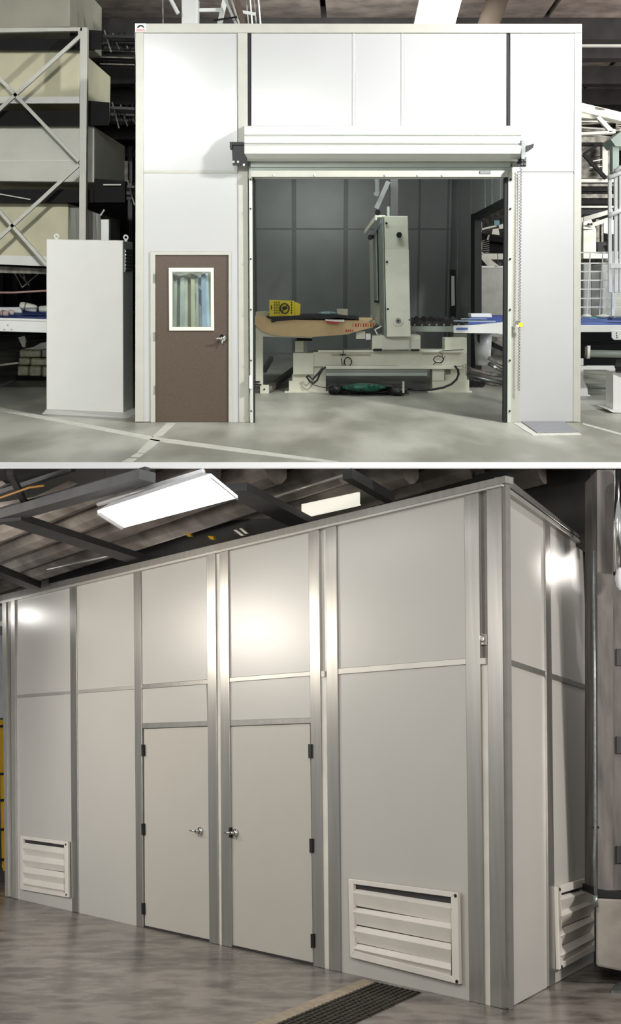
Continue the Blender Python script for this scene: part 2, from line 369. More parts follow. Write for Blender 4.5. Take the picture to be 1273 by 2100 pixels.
# ---------------- roller shutter
S = thing('roller_shutter', px(785,262,Y0), 'white roller shutter coiled in a ribbed hood over the wide opening', 'shutter')
prof = [(258,-.0),(259,.30),(276,.36),(277.5,.33),(279,.33),(281,.37),(293,.40),(295,.36),(297,.36),(299,.42),(315,.40),(325,.31),(331,.18),(331,0)]
L_ = []; R_ = []
for y, o in prof:
    L_.append(CUR.hit(501 if y < 316 else 507, y, YP(Y0), o)); R_.append(CUR.hit(1070 if y < 316 else 1063, y, YP(Y0), o))
part('hood', loft(L_, R_), 'hood', S)
part('curtain', [us([(514,331),(1046,331),(1046,343),(514,343)], Y0, .03, .12), us(R(514,341,1046,352), Y0, .03, .10)], 'curtain', S)
bb = part('bottom_bar', [us(R(514,350,1042,360), Y0, .06, .14), us(R(514,356,1042,363), Y0, .03, .15)], 'alu', S, bevel=.004)
part('latch', [us([(984,350),(1006,350),(1006,356),(984,356)], Y0, .02, .16)], 'galv', S)
for x in (562,646,790,857,907): part('screw', disc(CUR.hit(x,359,YP(Y0),.155), (0,-1,0), .012, .01, 8), 'white', bb)
gl = part('guide_rail', us([(510,345),(517,345),(519,867),(513,867)], Y0, .10, .08), 'rail', S, bevel=.003)
gr = part('guide_rail', us([(1042,345),(1050,345),(1048,867),(1040,867)], Y0, .10, .08), 'rail', S, bevel=.003)
part('seal_strip', us([(516.5,364),(520.5,364),(522.5,867),(518.5,867)], Y0, .08, .06), 'seal', S)
part('seal_strip', us([(1034.5,364),(1042,364),(1040.5,865),(1032,865)], Y0, .1, .06), 'seal', S)
for y in (368,428,531,635,739,843):
    part('bolt', disc(CUR.hit(513.5+(y-368)*.003,y,YP(Y0),.085), (0,-1,0), .011, .012, 8), 'black', gl)
    part('bolt', disc(CUR.hit(1046.5-(y-368)*.004,y,YP(Y0),.085), (0,-1,0), .013, .012, 8), 'black', gr)
part('bracket', [us([(475,296),(506,296),(506,339),(477,339)], Y0, .04, .22), us([(470,291),(500,291),(507,297),(475,297)], Y0, .22, .25), us(R(471,291,476,304), Y0, .2, .26)], 'black', S)
for x, y in ((479,332),(488,332),(500,338)): part('bolt', disc(CUR.hit(x,y,YP(Y0),.225), (0,-1,0), .014, .01, 10), 'white', S)
part('bracket', [us([(1069,287),(1077,287),(1077,326),(1069,326)], Y0, .03, .42)], 'galv', S)
part('bracket', [us([(1067,322),(1079,322),(1079,341),(1050,341),(1050,336),(1062,332)], Y0, .1, .34), us([(1077,299),(1087,297),(1095,294),(1093,303),(1086,308),(1078,312)], Y0, .2, .3)], 'black', S)
for x, y in ((1070,329),(1076,329),(1070,337),(1076,337)): part('bolt', disc(CUR.hit(x,y,YP(Y0),.345), (0,-1,0), .011, .01, 8), 'chrome', S)
# hand chain: little links, too small to pick apart
ch = []
for k in range(150):
    y = 345+k*3.05; x = 1067.5-.010*(y-345)+(1.3 if k%2 else -1.3)
    c = CUR.hit(x, y, YP(Y0), .1); r = .012
    ch.append(tube([c+V((r*.5*math.cos(a),0,r*math.sin(a))) if k%2 else c+V((r*.3*math.cos(a),r*.4*math.cos(a),r*math.sin(a))) for a in [i*math.pi/3 for i in range(6)]], .0035, 4, True))
part('hand_chain', ch, 'galv', S, kind='stuff')
part('chain_tag', [disc(CUR.hit(1067,666,YP(Y0),.13), (0,-1,0), .03, .01, 12)], mat('tag_yellow',(226,220,30),.5), S, label='yellow round tag')
part('chain_keeper', [disc(CUR.hit(1059,662,YP(Y0),.08), (0,-1,0), .028, .05, 12), bar(CUR.hit(1059,664,YP(Y0),.1), CUR.hit(1064,670,YP(Y0),.12), .02)], 'chrome', S)
part('junction_box', us(R(511,770,517,797), Y0, .03, .12), 'white', S)

# ---------------- floor mat, cabinet
part('floor_mat', prism([floor_pt(x,y)+V((0,0,.02)) for x,y in ((1068,867),(1156,867),(1186,887),(1100,889))], V((0,0,-.019))), 'mat', bevel=.004, label='grey rectangular mat on the floor before the booth right side', cat='mat')
part('cover_strip', fpoly([(1052,868),(1068,867),(1100,889.5),(1186,888),(1192,892),(1092,893)], .006), 'line', fl)
cy = floor_pt(170,849).y+.12
C_ = thing('electrical_cabinet', px(174,846,cy), 'tall plain white electrical cabinet standing left of the booth', 'cabinet')
fr = [px(95,490,cy), px(252,493,cy-.05), px(253,850,cy-.05), px(95,843,cy)]
kk = .957; bkv = []
for p, (a, b) in zip(fr, ((95,490),(252,493),(253,850),(95,843))): bkv.append(p + V((DV.x,1,0))*((1/kk-1)*cy))
part('body', loft(fr, bkv), 'cab', C_, bevel=.012)
q = [px(95,839,cy-.02), px(253,846,cy-.07), floor_pt(263,857.5)+V((0,0,.0)), floor_pt(86,849)]
part('plinth', [loft(q, [v+V((0,.25,0)) for v in q]), loft([px(253,846,cy-.06), px(273,836,cy/kk*.995), floor_pt(279,847), floor_pt(263,857.5)], [px(251,846,cy+.01), px(265,836,cy/kk), floor_pt(268,847), floor_pt(255,856)])], 'cab', C_, bevel=.004)
for x, y in ((116,485),(258,487)):
    c = px(x,y,cy+.05); part('lifting_eye', [tube([c+V((.028*math.cos(a),0,.028*math.sin(a))) for a in [i*math.pi/8 for i in range(16)]], .011, 8, True), disc(c+V((0,0,-.055)), (0,0,1), .02, .03)], 'white', C_, smooth=True)
sn = V((1,-DV.x,0)).normalized(); SP = (fr[1]+sn*.004, -sn)
SP = (fr[1]+V((.004,0,0)), V((1,-DV.x,0)).normalized())
def sidep(pp, off, t): return prism([CUR.hit(a,b,SP,off) for a,b in pp], -SP[1]*t)
part('vent_grille', sidep([(257,510),(272,512),(272,556),(257,558)], .008, .02), 'mesh', C_)
for k in range(6): part('vent_bar', sidep([(258,514+k*7),(271.5,515.5+k*7),(271.5,518+k*7),(258,517+k*7)], .014, .008), 'galv', C_)
for y in (545,566,640,776): part('side_latch', [disc(px(275,y,cy+.6), (1,0,0), .012, .02, 8)], 'black', C_)

# ---------------- pallet rack with foam blocks
YR = 17.4
K = thing('storage_rack', px(80,700,YR), 'pale grey lattice storage rack frame left of the booth', 'rack')
part('upright', us([(164,56),(179,56),(174,700),(161,700)], YR, .12), 'rackpost', K, bevel=.004)
part('top_beam', us([(-40,58),(168,56),(168,63),(-40,67)], YR, .08), 'rackpost', K)
for a in ((167,72,-40,260),(-30,130,162,331),(162,338,-20,505),(-30,400,98,545)): part('diagonal_brace', pbar(*a, 6.5, YR+.03), 'rackpost', K)
part('gusset', us([(160,58),(168,58),(168,78),(160,72)], YR+.01, .02), 'rackpost', K)
# shelves: dark steel beams and bars
for (y0, y1, xk) in ((66,101,212),(213,257,228),(374,415,260)):
    e0 = {212:143,228:163,260:193}[xk]
    part('shelf_end_plate', us([(e0,y0-8),(xk-4,y0-3),(xk-4,y1),(e0,y1)], YR+.36, .03), 'dark', K)
    part('shelf_deck', deep([(-40,y0+14),(192,y0+14),(192,y1),(-40,y1)], YR+.35, .1), 'dark', K)
    for k in range(6):
        Yk = YR+.9+k*.55
        part('shelf_beam', pbar(xk,y0+8+k*6,276,y0+10+k*6,5+k%3*2,Yk), 'dark' if k%2 else 'black', K)
    for k in range(8):
        x = xk+2+k*(46 if xk < 230 else 14)/8; part('shelf_bar', pbar(x,y0-4+(k*7)%15,x+14,y1+6-(k*5)%11,2.4,YR+1+k*.25), 'mute' if k%3==0 else 'dark', K)
for k in range(9): part('shelf_bar', pbar(205,82+k*7,276,84+k*7,2.2,YR+3+k*.1), 'mute' if k%2 else 'dark', K)
part('back_upright', us([(262,300),(271,300),(271,500),(262,500)], YR+3, .1), 'black', K)
part('back_upright', us([(255,330),(262,330),(262,372),(255,372)], YR+2.8, .1), 'mute', K)
part('shelf_bar', pbar(0,398,62,409,2,YR+.3), 'rackpost', K)
part('shelf_bar', pbar(212,379,248,379,2.5,YR+.3), 'rackpost', K)
part('shelf_bar', pbar(214,430,206,442,3,YR+.6), 'rackpost', K)
def foam(pp, Y, t, m, label, band=None, extra=None):
    t_ = thing('foam_block', px(pp[0][0],pp[-1][1],Y), label, 'foam block', 'foam blocks on the storage rack')
    part('block', deep(pp, Y, t), m, t_, bevel=.02)
    if band: part('wrap_band', prism([CUR.hit(x,y,YP(Y),.01) for x,y in band], V((0,.03,0))), 'foamband', t_)
    return t_
foam([(-60,-60),(143,-60),(143,55),(-60,60)], 18.0, 2.2, 'foamg', 'grey foam block on the very top of the rack')
foam([(-60,103),(164,101),(163,212),(-60,212)], 18.0, 2.2, 'foam', 'cream foam block on the upper rack shelf', [(-60,199),(162,198),(163,212),(-60,212)])
foam([(-60,258),(193,259),(193,374),(-60,371)], 17.95, 2.4, 'foamw', 'pale wide foam block on the middle rack shelf', [(-60,328),(162,328),(162,331),(-60,331)])
foam([(-60,416),(140,417),(140,532),(-60,530)], 18.0, 2.2, 'foam', 'cream foam block on the lowest rack shelf behind the cabinet', [(-60,522),(100,526),(100,546),(-60,540)])
pl = thing('plastic_wrapped_stack', px(170,500,18.1), 'grey plastic wrapped stack beside the lowest foam block', 'stack')
part('wrap', deep([(141,419),(206,440),(206,560),(141,560)], 18.05, 1.5), mat('grey_poly',(120,120,110),.35,c2=(88,88,80),scale=4,streak=(6,1,.4),bump=.4,bscale=6), pl)
part('white_post', us([(207,450),(223,450),(223,560),(207,560)], 17.6, .15), 'white', label='bright white post behind the cabinet top', cat='post')
# dark items under the lowest shelf
t = thing('scaffold_frame', px(50,640,20), 'dark tubular frame under the lowest rack shelf', 'frame')
part('dark_beam', us([(-60,543),(96,551),(96,562),(-60,558)], 18.3, .3), 'mute', t)
for a in ((-20,552,96,552),(40,562,60,585),(90,552,66,572),(66,572,45,590),(30,560,46,590),(48,562,52,575)): part('strut', pbar(*a,2.2,19), 'mute', t)
for x in (2,32,60): part('post', us(R(x-6,560,x+4,640), 21, .2), 'dark', t)
part('guard_cord', [ptube([(-20,600),(30,600),(60,598),(100,596)], 4, 17.2)], mat('pink_rail',(170,136,128),.5), smooth=True, label='pinkish horizontal cord over the left conveyor', cat='cord')

# ---------------- left conveyor
YC = 17.2
t = thing('belt_conveyor', px(50,700,YC), 'white framed belt conveyor with blue belt left of the cabinet', 'conveyor')
part('side_beam', us([(-80,652),(110,657),(110,683),(-80,677)], YC, .12), 'white', t, bevel=.008)
part('top_flange', us([(-80,650),(110,655),(110,659),(-80,654)], YC-.03, .12), 'white', t)
zz = px(40,653,YC).z
part('belt', prism([px(-80,652,YC)+V((0,.05,0)), px(110,655,YC)+V((0,.05,0)), px(110,638,YC*1.2), px(-80,638,YC*1.2)], V((0,0,-.03))), 'blue', t)
part('far_beam', us([(-80,630),(44,630),(44,641),(-80,640)], 19.5, .1), 'white', t)
for x in (-40,104): part('leg', bar(px(x,680,YC+.1), V((px(x,680,YC+.1).x,YC+.1,FZ)), .1), 'white', t)
for x, y in ((16,667),(9,676),(24,676)): part('screw', disc(px(x,y,YC-.005), (0,-1,0), .012, .01, 8), 'galv', t)
def roll(x0,y0,x1,y1,w,Y,m,label,end=None):
    t = thing('wrapped_roll', px((x0+x1)/2,y1,Y), label, 'roll', 'wrapped rolls on the left conveyor')
    a, b = px(x0,y0,Y), px(x1,y1,Y); part('roll_body', tube([a, a.lerp(b,.1), a.lerp(b,.5), a.lerp(b,.9), b], [w*.38*Y/F,w*.5*Y/F,w*.55*Y/F,w*.5*Y/F,w*.35*Y/F], 12), m, t, smooth=True)
    if end: part('tie_band', tube([a.lerp(b,.3),a.lerp(b,.38)], w*.58*Y/F, 12), end, t)
roll(41,626,76,634,15,18.0,'foamw','large white wrapped roll lying on the blue belt','mute')
roll(80,634,110,634,13,18.2,'foamw','white roll touching the cabinet on the left conveyor')
roll(1,642,18,643,11,17.6,mat('pinkish_roll',(188,164,156),.7,var=.1,scale=9),'pinkish roll at the left picture edge','ink')
roll(18,639,29,642,9,17.7,mat('pinkish_roll_pale',(206,190,182),.7,var=.1,scale=9),'small pale pink roll beside the pinkish one')
# pallet with wrapped blocks
yp = floor_pt(50,780).y
t = thing('loaded_pallet', floor_pt(70,780), 'low pallet of stretch wrapped yellowish blocks on the floor', 'pallet')
part('pallet_deck', deep([(30,770),(110,774),(110,780),(33,779)], yp, 1.2), 'dark', t)
for k, (a,b,c_,d) in enumerate(((36,750,59,771),(60,750,85,772),(86,751,112,773),(38,733,62,749),(63,734,112,750),(40,717,84,733))):
    part('wrapped_block', deep([(a,b),(c_,b+1),(c_,d),(a-1,d)], yp+.02+.01*k, 1.0), 'wrap', t, bevel=.03)
part('wrapped_block', deep([(85,716),(112,716),(112,733),(85,733)], yp+.1, 1), mat('grey_wrap',(130,130,128),.3,bump=.5,bscale=10), t, bevel=.02)
part('film', deep([(46,716),(70,711),(84,703),(112,700),(112,717),(46,718)], yp+.2, .8), 'plastic', t)
part('hanging_bag', [deep([(37,692),(50,689),(53,698),(51,712),(46,712)], 18.4, .05)], 'foamw', label='pale pointed bag hanging beneath the left conveyor', cat='bag')
part('floor_bar', [pbar(-20,751,38,744,3.5,18.6)], 'mute', label='light bar low under the left conveyor', cat='bar')

# ---------------- cutting machine inside the booth
YM = floor_pt(636,805).y
Q = thing('cutting_machine', floor_pt(775,805), 'cream coloured cutting machine with a tall column inside the booth', 'machine')
def mp_(name, pp, m, dY=0, t=.3, bevel=.006, **k): return part(name, us(pp, YM+dY, t), m, Q, bevel=bevel, **k)
mp_('foot_plate', R(583,803,675,807), 'machine', -.02, .8); mp_('foot_plate', R(877,802,968,806), 'machine', -.02, .8)
mp_('pedestal', R(592,781,668,804), 'machine', .05, .6); mp_('pedestal', R(599,767,642,782), 'machine', .1, .5)
mp_('end_housing', R(601,724,643,768), 'machine', 0, .6)
mp_('pedestal', R(886,780,962,803), 'machine', .05, .6); mp_('pedestal', R(912,693,957,781), 'machine', .12, .4); mp_('terminal_box', R(886,757,911,781), 'machine', .02, .3)
mp_('junction_panel', R(914,758,924,768), 'mute', .1, .02)
mp_('post', R(605,699,630,724), 'machine', .3, .3); mp_('post', R(622,699,630,724), 'machgrey', .29, .01); mp_('post_cap', R(608,690,640,699), 'seal', .5, .2)
mp_('main_beam', R(642,722,955,752), 'machine', .03, .55)
mp_('beam_cap', R(652,718,950,723), 'cream', -.02, .5)
mp_('side_plate', R(643,752,668,796), 'machine', .08, .1)
mp_('label_strip', R(679,726,760,730), 'cardpale', .02, .01, 0); mp_('label_strip', R(866,725,943,728), 'cardpale', .02, .01, 0)
mp_('tray_lip', R(667,750,948,757), 'cream', -.08, .2); mp_('tray', R(668,757,876,769), 'machgrey', -.05, .3)
mp_('tray', R(668,765,876,771), 'curtain', -.07, .1)
mp_('carriage', R(763,688,862,718), 'machine', -.15, .6); mp_('carriage_block', R(783,690,840,717), 'foamw', -.18, .1); mp_('carriage_block', R(843,694,861,716), 'foamw', -.19, .1)
mp_('carriage_shoe', R(765,715,783,720), 'seal', -.17, .3); mp_('carriage_shoe', R(843,715,860,720), 'seal', -.17, .3); mp_('carriage_shoe', R(785,716,838,719), 'mute', -.17, .3)
mp_('control_box', R(730,679,749,695), 'foamw', -.1, .25); mp_('control_box', R(750,684,760,697), 'white', -.12, .2)
# column
YCl = YM-.35
fq = [(788,443),(836,443),(842,691),(793,691)]; bq = [(757,488),(803,488),(808,668),(760,668)]
A4 = [px(x,y,YCl) for x,y in fq]; B4 = [px(x,y,YCl+3.2) for x,y in bq]
part('column', loft(A4, B4), 'machine', Q, bevel=.006)
def side(s, t): return (A4[0].lerp(B4[0], s)).lerp(A4[3].lerp(B4[3], s), t)
nrm = (B4[0]-A4[0]).cross(A4[3]-A4[0]).normalized()
if nrm.x > 0: nrm = -nrm
def sidequad(name, s0, s1, t0, t1, m, o=.01): 
    return part(name, prism([side(s0,t0)+nrm*o, side(s1,t0)+nrm*o, side(s1,t1)+nrm*o, side(s0,t1)+nrm*o], nrm*.02), m, Q)
sidequad('side_trim', .02, .28, .0, 1, 'machgrey'); sidequad('side_slot', .3, .62, .04, .72, 'seal'); sidequad('slot_lining', .36, .55, .05, .70, 'machgrey', .03)
part('slot_rail', pbar(771,500,771,606,2,YCl+1.6), 'black', Q)
mp_('front_cover', [(789,512),(838,512),(841,690),(793,690)], 'cream', -.365, .02, 0)
for x, y, r, m in ((818,482,.045,'black'),(792,458,.02,'black'),(793,537,.018,'black'),(795,634,.018,'black'),(795,640,.016,'white'),(828,634,.016,'white'),(839,656,.012,'black')):
    part('knob', disc(px(x,y,YCl-.02), (0,-1,0), r, .05 if r > .03 else .015, 12), m, Q)
part('hub_ring', disc(px(816,658,YCl-.02), (0,-1,0), .085, .02, 20), 'cream', Q, bevel=.004)
part('hub', disc(px(816,658,YCl-.04), (0,-1,0), .045, .03, 14), 'galv', Q); part('hub_bolt', disc(px(816,658,YCl-.07), (0,-1,0), .018, .02, 8), 'black', Q)
mp_('top_plate', [(769,441),(790,441),(790,445),(770,446)], 'cream', .3, .3)
part('top_arm', [bar(px(749,476,YCl+2.2), px(771,446,YCl+.4), .03, .08)], 'cream', Q)
part('top_arm', [bar(px(762,486,YCl+2.0), px(784,452,YCl+.2), .03, .05)], 'bluepale', Q)
part('motor', [disc(px(759,487,YCl+1.5), (0,-1,0), .045, .1), disc(px(765,486,YCl+1.5), (0,-1,0), .03, .1)], 'black', Q)
part('pulley', [disc(px(774,436,YCl+.5), (0,-1,0), .045, .06)], 'black', Q)
# support hanging from the ceiling behind the column
t = thing('suspended_post', px(807,443,YM+4.5), 'dark vertical post rising behind the machine column', 'post')
part('post', us(R(800,300,816,560), YM+4, .2), 'innerstrip', t)
part('diagonal_arm', pbar(796,372,771,428,9,YM+3.6), 'inner', t); part('hanging_tube', [ptube([(773,340),(773,400)], 11, YM+3.5)], 'inner', t)
part('pulley', disc(px(771,398,YM+3.3), (0,-1,0), .05, .06), 'innerstrip', t); part('small_tube', [ptube([(796,424),(796,444)], 6, YM+2.5)], 'curtain', t)
# cable loops and hoses
def loop(cx, cy_, rx, ry, Y, tail):
    c = [px(cx+rx*math.cos(a), cy_+ry*math.sin(a), Y) for a in [i*math.pi/10 for i in range(20)]]
    return [tube(c, .009, 6, True), ptube(tail, 1.6, Y, 6)]
part('cable_loop', loop(713,742,7.5,9,YM-.06,[(702,730),(704,724),(703,718)])+[ptube([(697,727),(709,727)],2,YM-.06),ptube([(700,735),(702,752),(707,740)],1.8,YM-.07,6)], 'hose', Q, smooth=True)
part('cable_loop', loop(899,737,10,7,YM-.06,[(908,735),(906,726),(900,722),(907,719),(950,717)])+[ptube([(888,748),(892,744),(905,744),(912,730)],2,YM-.07,6)], 'hose', Q, smooth=True)
part('hose', [ptube([(932,750),(939,759),(940,768),(936,778),(925,788),(908,795),(885,799),(862,800),(836,798)], 4.8, YM-.25, 10)], 'hose', Q, smooth=True)
part('hose', [ptube([(668,753),(661,758),(655,768),(650,780),(643,786),(636,783),(628,772),(632,770),(641,778),(652,766),(662,754)], 4, YM-.15, 8)], 'hose', Q, smooth=True)
part('cable', [ptube([(632,776),(640,788),(655,793),(672,796)], 1.8, YM-.2, 6)], 'hose', Q); part('cable', [ptube([(930,751),(945,751),(955,746),(956,770)], 1.6, YM-.2, 6)], 'hose', Q)
# black cable bundle and green plastic on the floor
gsb = []
for k in range(26):
    a = random.uniform(672,720); b = random.uniform(790,838); y = random.uniform(793,808)
    gsb.append(ptube([(a,y),(a+(b-a)*.3,y+random.uniform(-4,4)),(a+(b-a)*.6,y+random.uniform(-4,3)),(b,y+random.uniform(-3,3))], random.uniform(3,6), YM-.45+random.uniform(-.1,.1), 6))
part('cable_bundle', gsb, 'hose', smooth=True, kind='stuff', label='tangled black cables lying on the floor under the machine', cat='cables')
def lump(name, x0, y0, x1, y1, Y, m, depth=.3, n=14, seed=1, **k):
    rnd = random.Random(seed); vs = []; fs = []; c0, c1 = px(x0,(y0+y1)/2,Y), px(x1,(y0+y1)/2,Y); hgt = (y1-y0)*Y/F/2
    rings = 9
    for i in range(rings):
        s = i/(rings-1); c = c0.lerp(c1, s); rr = math.sin(math.pi*min(max(s,.04),.96))**.5
        for j in range(n):
            a = 2*math.pi*j/n; q = 1+rnd.uniform(-.14,.14)
            vs.append(c+V((0, math.cos(a)*depth*rr*q, math.sin(a)*hgt*rr*q)))
    for i in range(rings-1):
        for j in range(n): fs.append((i*n+j, i*n+(j+1)%n, (i+1)*n+(j+1)%n, (i+1)*n+j))
    fs += [tuple(range(n)), tuple(range((rings-1)*n, rings*n))]
    return part(name, (vs, fs), m, smooth=True, **k)
lump('plastic_bundle', 702, 786, 790, 803, YM-.55, 'green', .18, label='green shiny plastic bundle on the floor under the machine', cat='bundle')
lump('cable_coil', 795, 790, 834, 812, YM-.5, 'hose', .2, seed=4, label='black coiled hose right of the green bundle', cat='hose')
lump('dark_bag', 672, 787, 706, 806, YM-.4, 'hose', .2, seed=9, label='black bag left of the green bundle', cat='bag')
part('white_tag', us(R(825,782,829,806), YM-.75, .01), 'foamw', label='thin white tag standing beside the black coil', cat='tag')

# left work table inside
YT = YM-.1
t = thing('work_table', px(560,800,YT), 'cream framed work table behind the left shutter rail', 'table')
part('leg', us(R(524,666,539,792), YT, .12), 'machine', t, bevel=.004)
part('foot', us(R(533,790,551,807), YT-.05, .14), 'machine', t, bevel=.006); part('foot_bolt', disc(px(542,798,YT-.06), (0,-1,0), .015, .01, 8), 'black', t)
part('rail', us([(538,676),(560,682),(640,690),(640,694),(538,690)], YT, .1), 'machine', t)
part('floor_strut', [bar(px(551,798,YT+.1), px(604,757,YT+3.5), .09)], 'mute', t); part('brace', [bar(px(541,760,YT+2), px(556,735,YT+4), .08)], 'innerstrip', t)
part('leg_clamp', [pbar(522,783,533,783,3,YT-.05), pbar(522,789,536,789,3,YT-.05)], 'black', t)
part('tabletop', us([(524,652),(775,660),(775,668),(524,668)], YT+.5, 2.4), 'mute', t)
cb = thing('cardboard_sheet', px(640,690,YT-.1), 'sagging tan cardboard sheet draped over the left work table', 'cardboard')
cf = [(520,647),(540,650),(600,656),(665,657),(740,657),(772,660),(766,671),(730,680),(712,686),(640,691),(575,689),(540,681),(520,664)]
part('sheet', loft([px(x,y,YT-.12) for x,y in cf], [px(x,min(y,650+(y-650)*.15),YT+.4) for x,y in cf]), 'card', cb)
part('sheet_flap', us([(524,640),(540,639),(600,650),(560,654),(524,650)], YT+.3, .4), 'cardpale', cb)
for i in range(9):
    x = 723+i*5.2; part('print_mark', us([(x,663.5),(x+1.2+i%3,663),(x+1+(i*2)%3,670),(x-.5,670.5)], YT-.13, .008), 'rust' if i%4 == 0 else 'red', cb)
for i in range(4):
    x = 708+i*4.5; part('print_mark', us([(x,676+i%2),(x+3,675.5),(x+2.4,680.5-i%2),(x+.4,681)], YT-.13, .008), 'red', cb)
part('black_sheet', loft([px(x,y,YT-.14) for x,y in ((546,651),(556,649),(640,647),(682,645),(735,652),(736,656),(690,651),(664,655),(640,653),(600,656),(566,659),(562,661),(556,661),(556,655))], [px(x,y-4,YT+.5) for x,y in ((546,651),(556,649),(640,647),(682,645),(735,652),(736,656),(690,651),(664,655),(640,653),(600,656),(566,659),(562,661),(556,661),(556,655))]), 'seal', label='thin black warped sheet on top of the cardboard', cat='sheet')
yb = thing('yellow_box', px(580,650,YT), 'yellow printed carton with a round prohibition symbol on the black sheet', 'box')
part('carton', loft([px(x,y,YT-.1) for x,y in ((552,615),(603,617),(602,651),(552,649))], [px(x,y,YT+.4) for x,y in ((553,617),(604,618),(603,648),(553,647))]), 'yellow', yb, bevel=.004)
part('flap', us([(603,619),(616,624),(615,646),(602,648)], YT-.02, .3), 'yellow', yb)
cc = [px(583.5+9*math.cos(a),632.5+10*math.sin(a),YT-.115) for a in [i*math.pi/12 for i in range(24)]]
part('symbol', [tube(cc, .011, 6, True), bar(px(577,640,YT-.115), px(590,625,YT-.115), .018), us([(578,630),(584,628),(590,632),(586,635),(580,636)], YT-.115, .008)], 'ink', yb)
for i, x in enumerate((555.5,562,565.5,569,572,596.5)): 
    for j in range(1 if i == 0 else 5): 
        y = 626 if i == 0 else 618.5+j*5.4
        part('print_mark', us(R(x,y,x+(2.2 if i in (0,5) else 1.5),y+(9 if i == 0 else 3.6)), YT-.108, .004), 'ink', yb)
part('paper_tray', [us([(667,655),(690,656),(706,656),(706,660),(690,660),(667,658)], YT-.2, .2)], 'foamw', label='white flat tray edge on the cardboard', cat='tray')
part('red_tray', [us([(667,659),(695,660.5),(694,664),(672,663)], YT-.21, .2)], 'red', label='red flat tray under the white one on the cardboard', cat='tray')
part('small_carton', [us(R(691,634,713,648), YT+.2, .25)], 'cardpale', bevel=.004, label='small pale square carton on the black sheet', cat='box')
lump('crumpled_film', 652, 638, 692, 648, YT+.1, mat('bluish_film',(126,150,152),.2,c2=(90,100,102),scale=20,bump=.8,bscale=20), .15, seed=3, label='crumpled bluish plastic film behind the red tray', cat='film')
t = thing('hand_clamp', px(768,672,YM-.3), 'small grey pivoting clamp left of the machine column', 'clamp')
part('arm', [pbar(760,646,780,668,4,YM-.3), pbar(767,655,757,660,3,YM-.3)], 'mute', t); part('wire', [pbar(768,676,782,669,2,YM-.35), pbar(768,676,774,686,2,YM-.35)], 'white', t)

# right roller table inside
YG = YM+.5
t = thing('roller_table', px(930,800,YG), 'roller table with black discs and blue belt right of the machine column', 'roller table')
part('side_beam', us([(843,669),(930,669),(932,681),(843,680)], YG, .1), 'machgrey', t, bevel=.004)
part('end_beam', us([(930,668),(966,667),(1040,660),(1040,688),(1020,684),(930,683)], YG-.05, .12), 'white', t, bevel=.006)
part('bed', prism([px(843,668,YG+.1), px(962,668,YG+.1), px(952,652,YG+2.2), px(843,652,YG+2.2)], V((0,0,-.05))), 'dark', t)
for r_ in range(4):
    for k in range(8 if r_ < 3 else 7):
        x = 850+k*15-r_*4; y = 666-r_*4.2; Yd = YG+.12+r_*.6
        part('roller_disc', disc(px(x,y,Yd), (0,-1,0), .062-.006*r_, .05, 14), 'black', t)
        if r_ < 2: part('axle', disc(px(x,y,Yd-.055), (0,-1,0), .02, .01, 8), 'mute', t)
part('belt', prism([px(958,662,YG+.05), px(1045,661,YG+.05), px(1040,646,YG+2.5), px(965,646,YG+2.5)], V((0,0,-.03))), 'blue', t)
part('belt_edge', [pbar(930,658,1016,659,2.2,YG-.06), pbar(945,654,998,654,1.6,YG+.4)], 'bluepale', t)
part('name_label', us([(936,672),(960,672),(958,676.5),(935,676.5)], YG-.06, .01), 'blue', t)
part('leg', us(R(930,684,957,700), YG+.3, .2), 'machine', t)
part('white_board', us([(965,643),(1007,643),(1009,651),(966,651)], YG+.5, .35), 'white', bevel=.01, label='small white board lying on the blue belt', cat='board')
t = thing('wrapped_drum', px(990,748,YG+.8), 'white wrapped drum standing beneath the blue belt', 'drum')
c = px(990,748,YG+1.1); c2_ = px(990,684,YG+1.1)
part('drum_body', tube([c, c2_], [.135,.16], 24), 'white', t, smooth=True); part('black_strap', us([(978,686),(984,686),(983,705),(979,700)], YG+.85, .02), 'black', t)
t = thing('pipe_stack', px(1000,785,YG+1), 'stack of grey slanting pipes behind the right seal strip', 'pipes')
for k, (a,b,c_,d) in enumerate(((1001,734,1040,752),(1001,745,1040,766),(960,757,1040,772),(958,768,1040,786),(962,775,1030,790))):
    part('pipe', [ptube([(a,b),((a+c_)/2,(b+d)/2+(2 if k>1 else 0)),(c_,d)], 8, YG+.6+.05*k)], 'galv' if k%2 else 'mute', t, smooth=True)
part('bracket', us([(1004,690),(1040,694),(1040,730),(1012,728),(1006,712)], YG+1.5, .3), 'mute', t)
part('bracket', us([(1008,700),(1040,716),(1040,724),(1010,712)], YG+1.3, .1), 'dark', t)
part('knob', disc(px(1014,752,YG+.5), (0,-1,0), .025, .03, 10), 'white', t)
t = thing('roller_pair', px(982,795,YG+.7), 'pair of small black castor rollers on the floor by the machine foot', 'rollers')
for x in (968,979,989): part('roller', disc(px(x,787,YG+.6), (-.4,-1,0), .055, .12, 14), 'black', t)
# white upright strip on a black backing
t = thing('wall_strip', px(929,650,28), 'slim vertical white strip on a black backing on the booth wall', 'lamp')
part('backing', us([(923,553),(934,553),(935,655),(923,655)], 28.2, .05), 'seal', t); part('strip_face', us([(925.5,566),(931.5,566),(932.5,626),(925.5,628)], 28.15, .05), 'white', t)

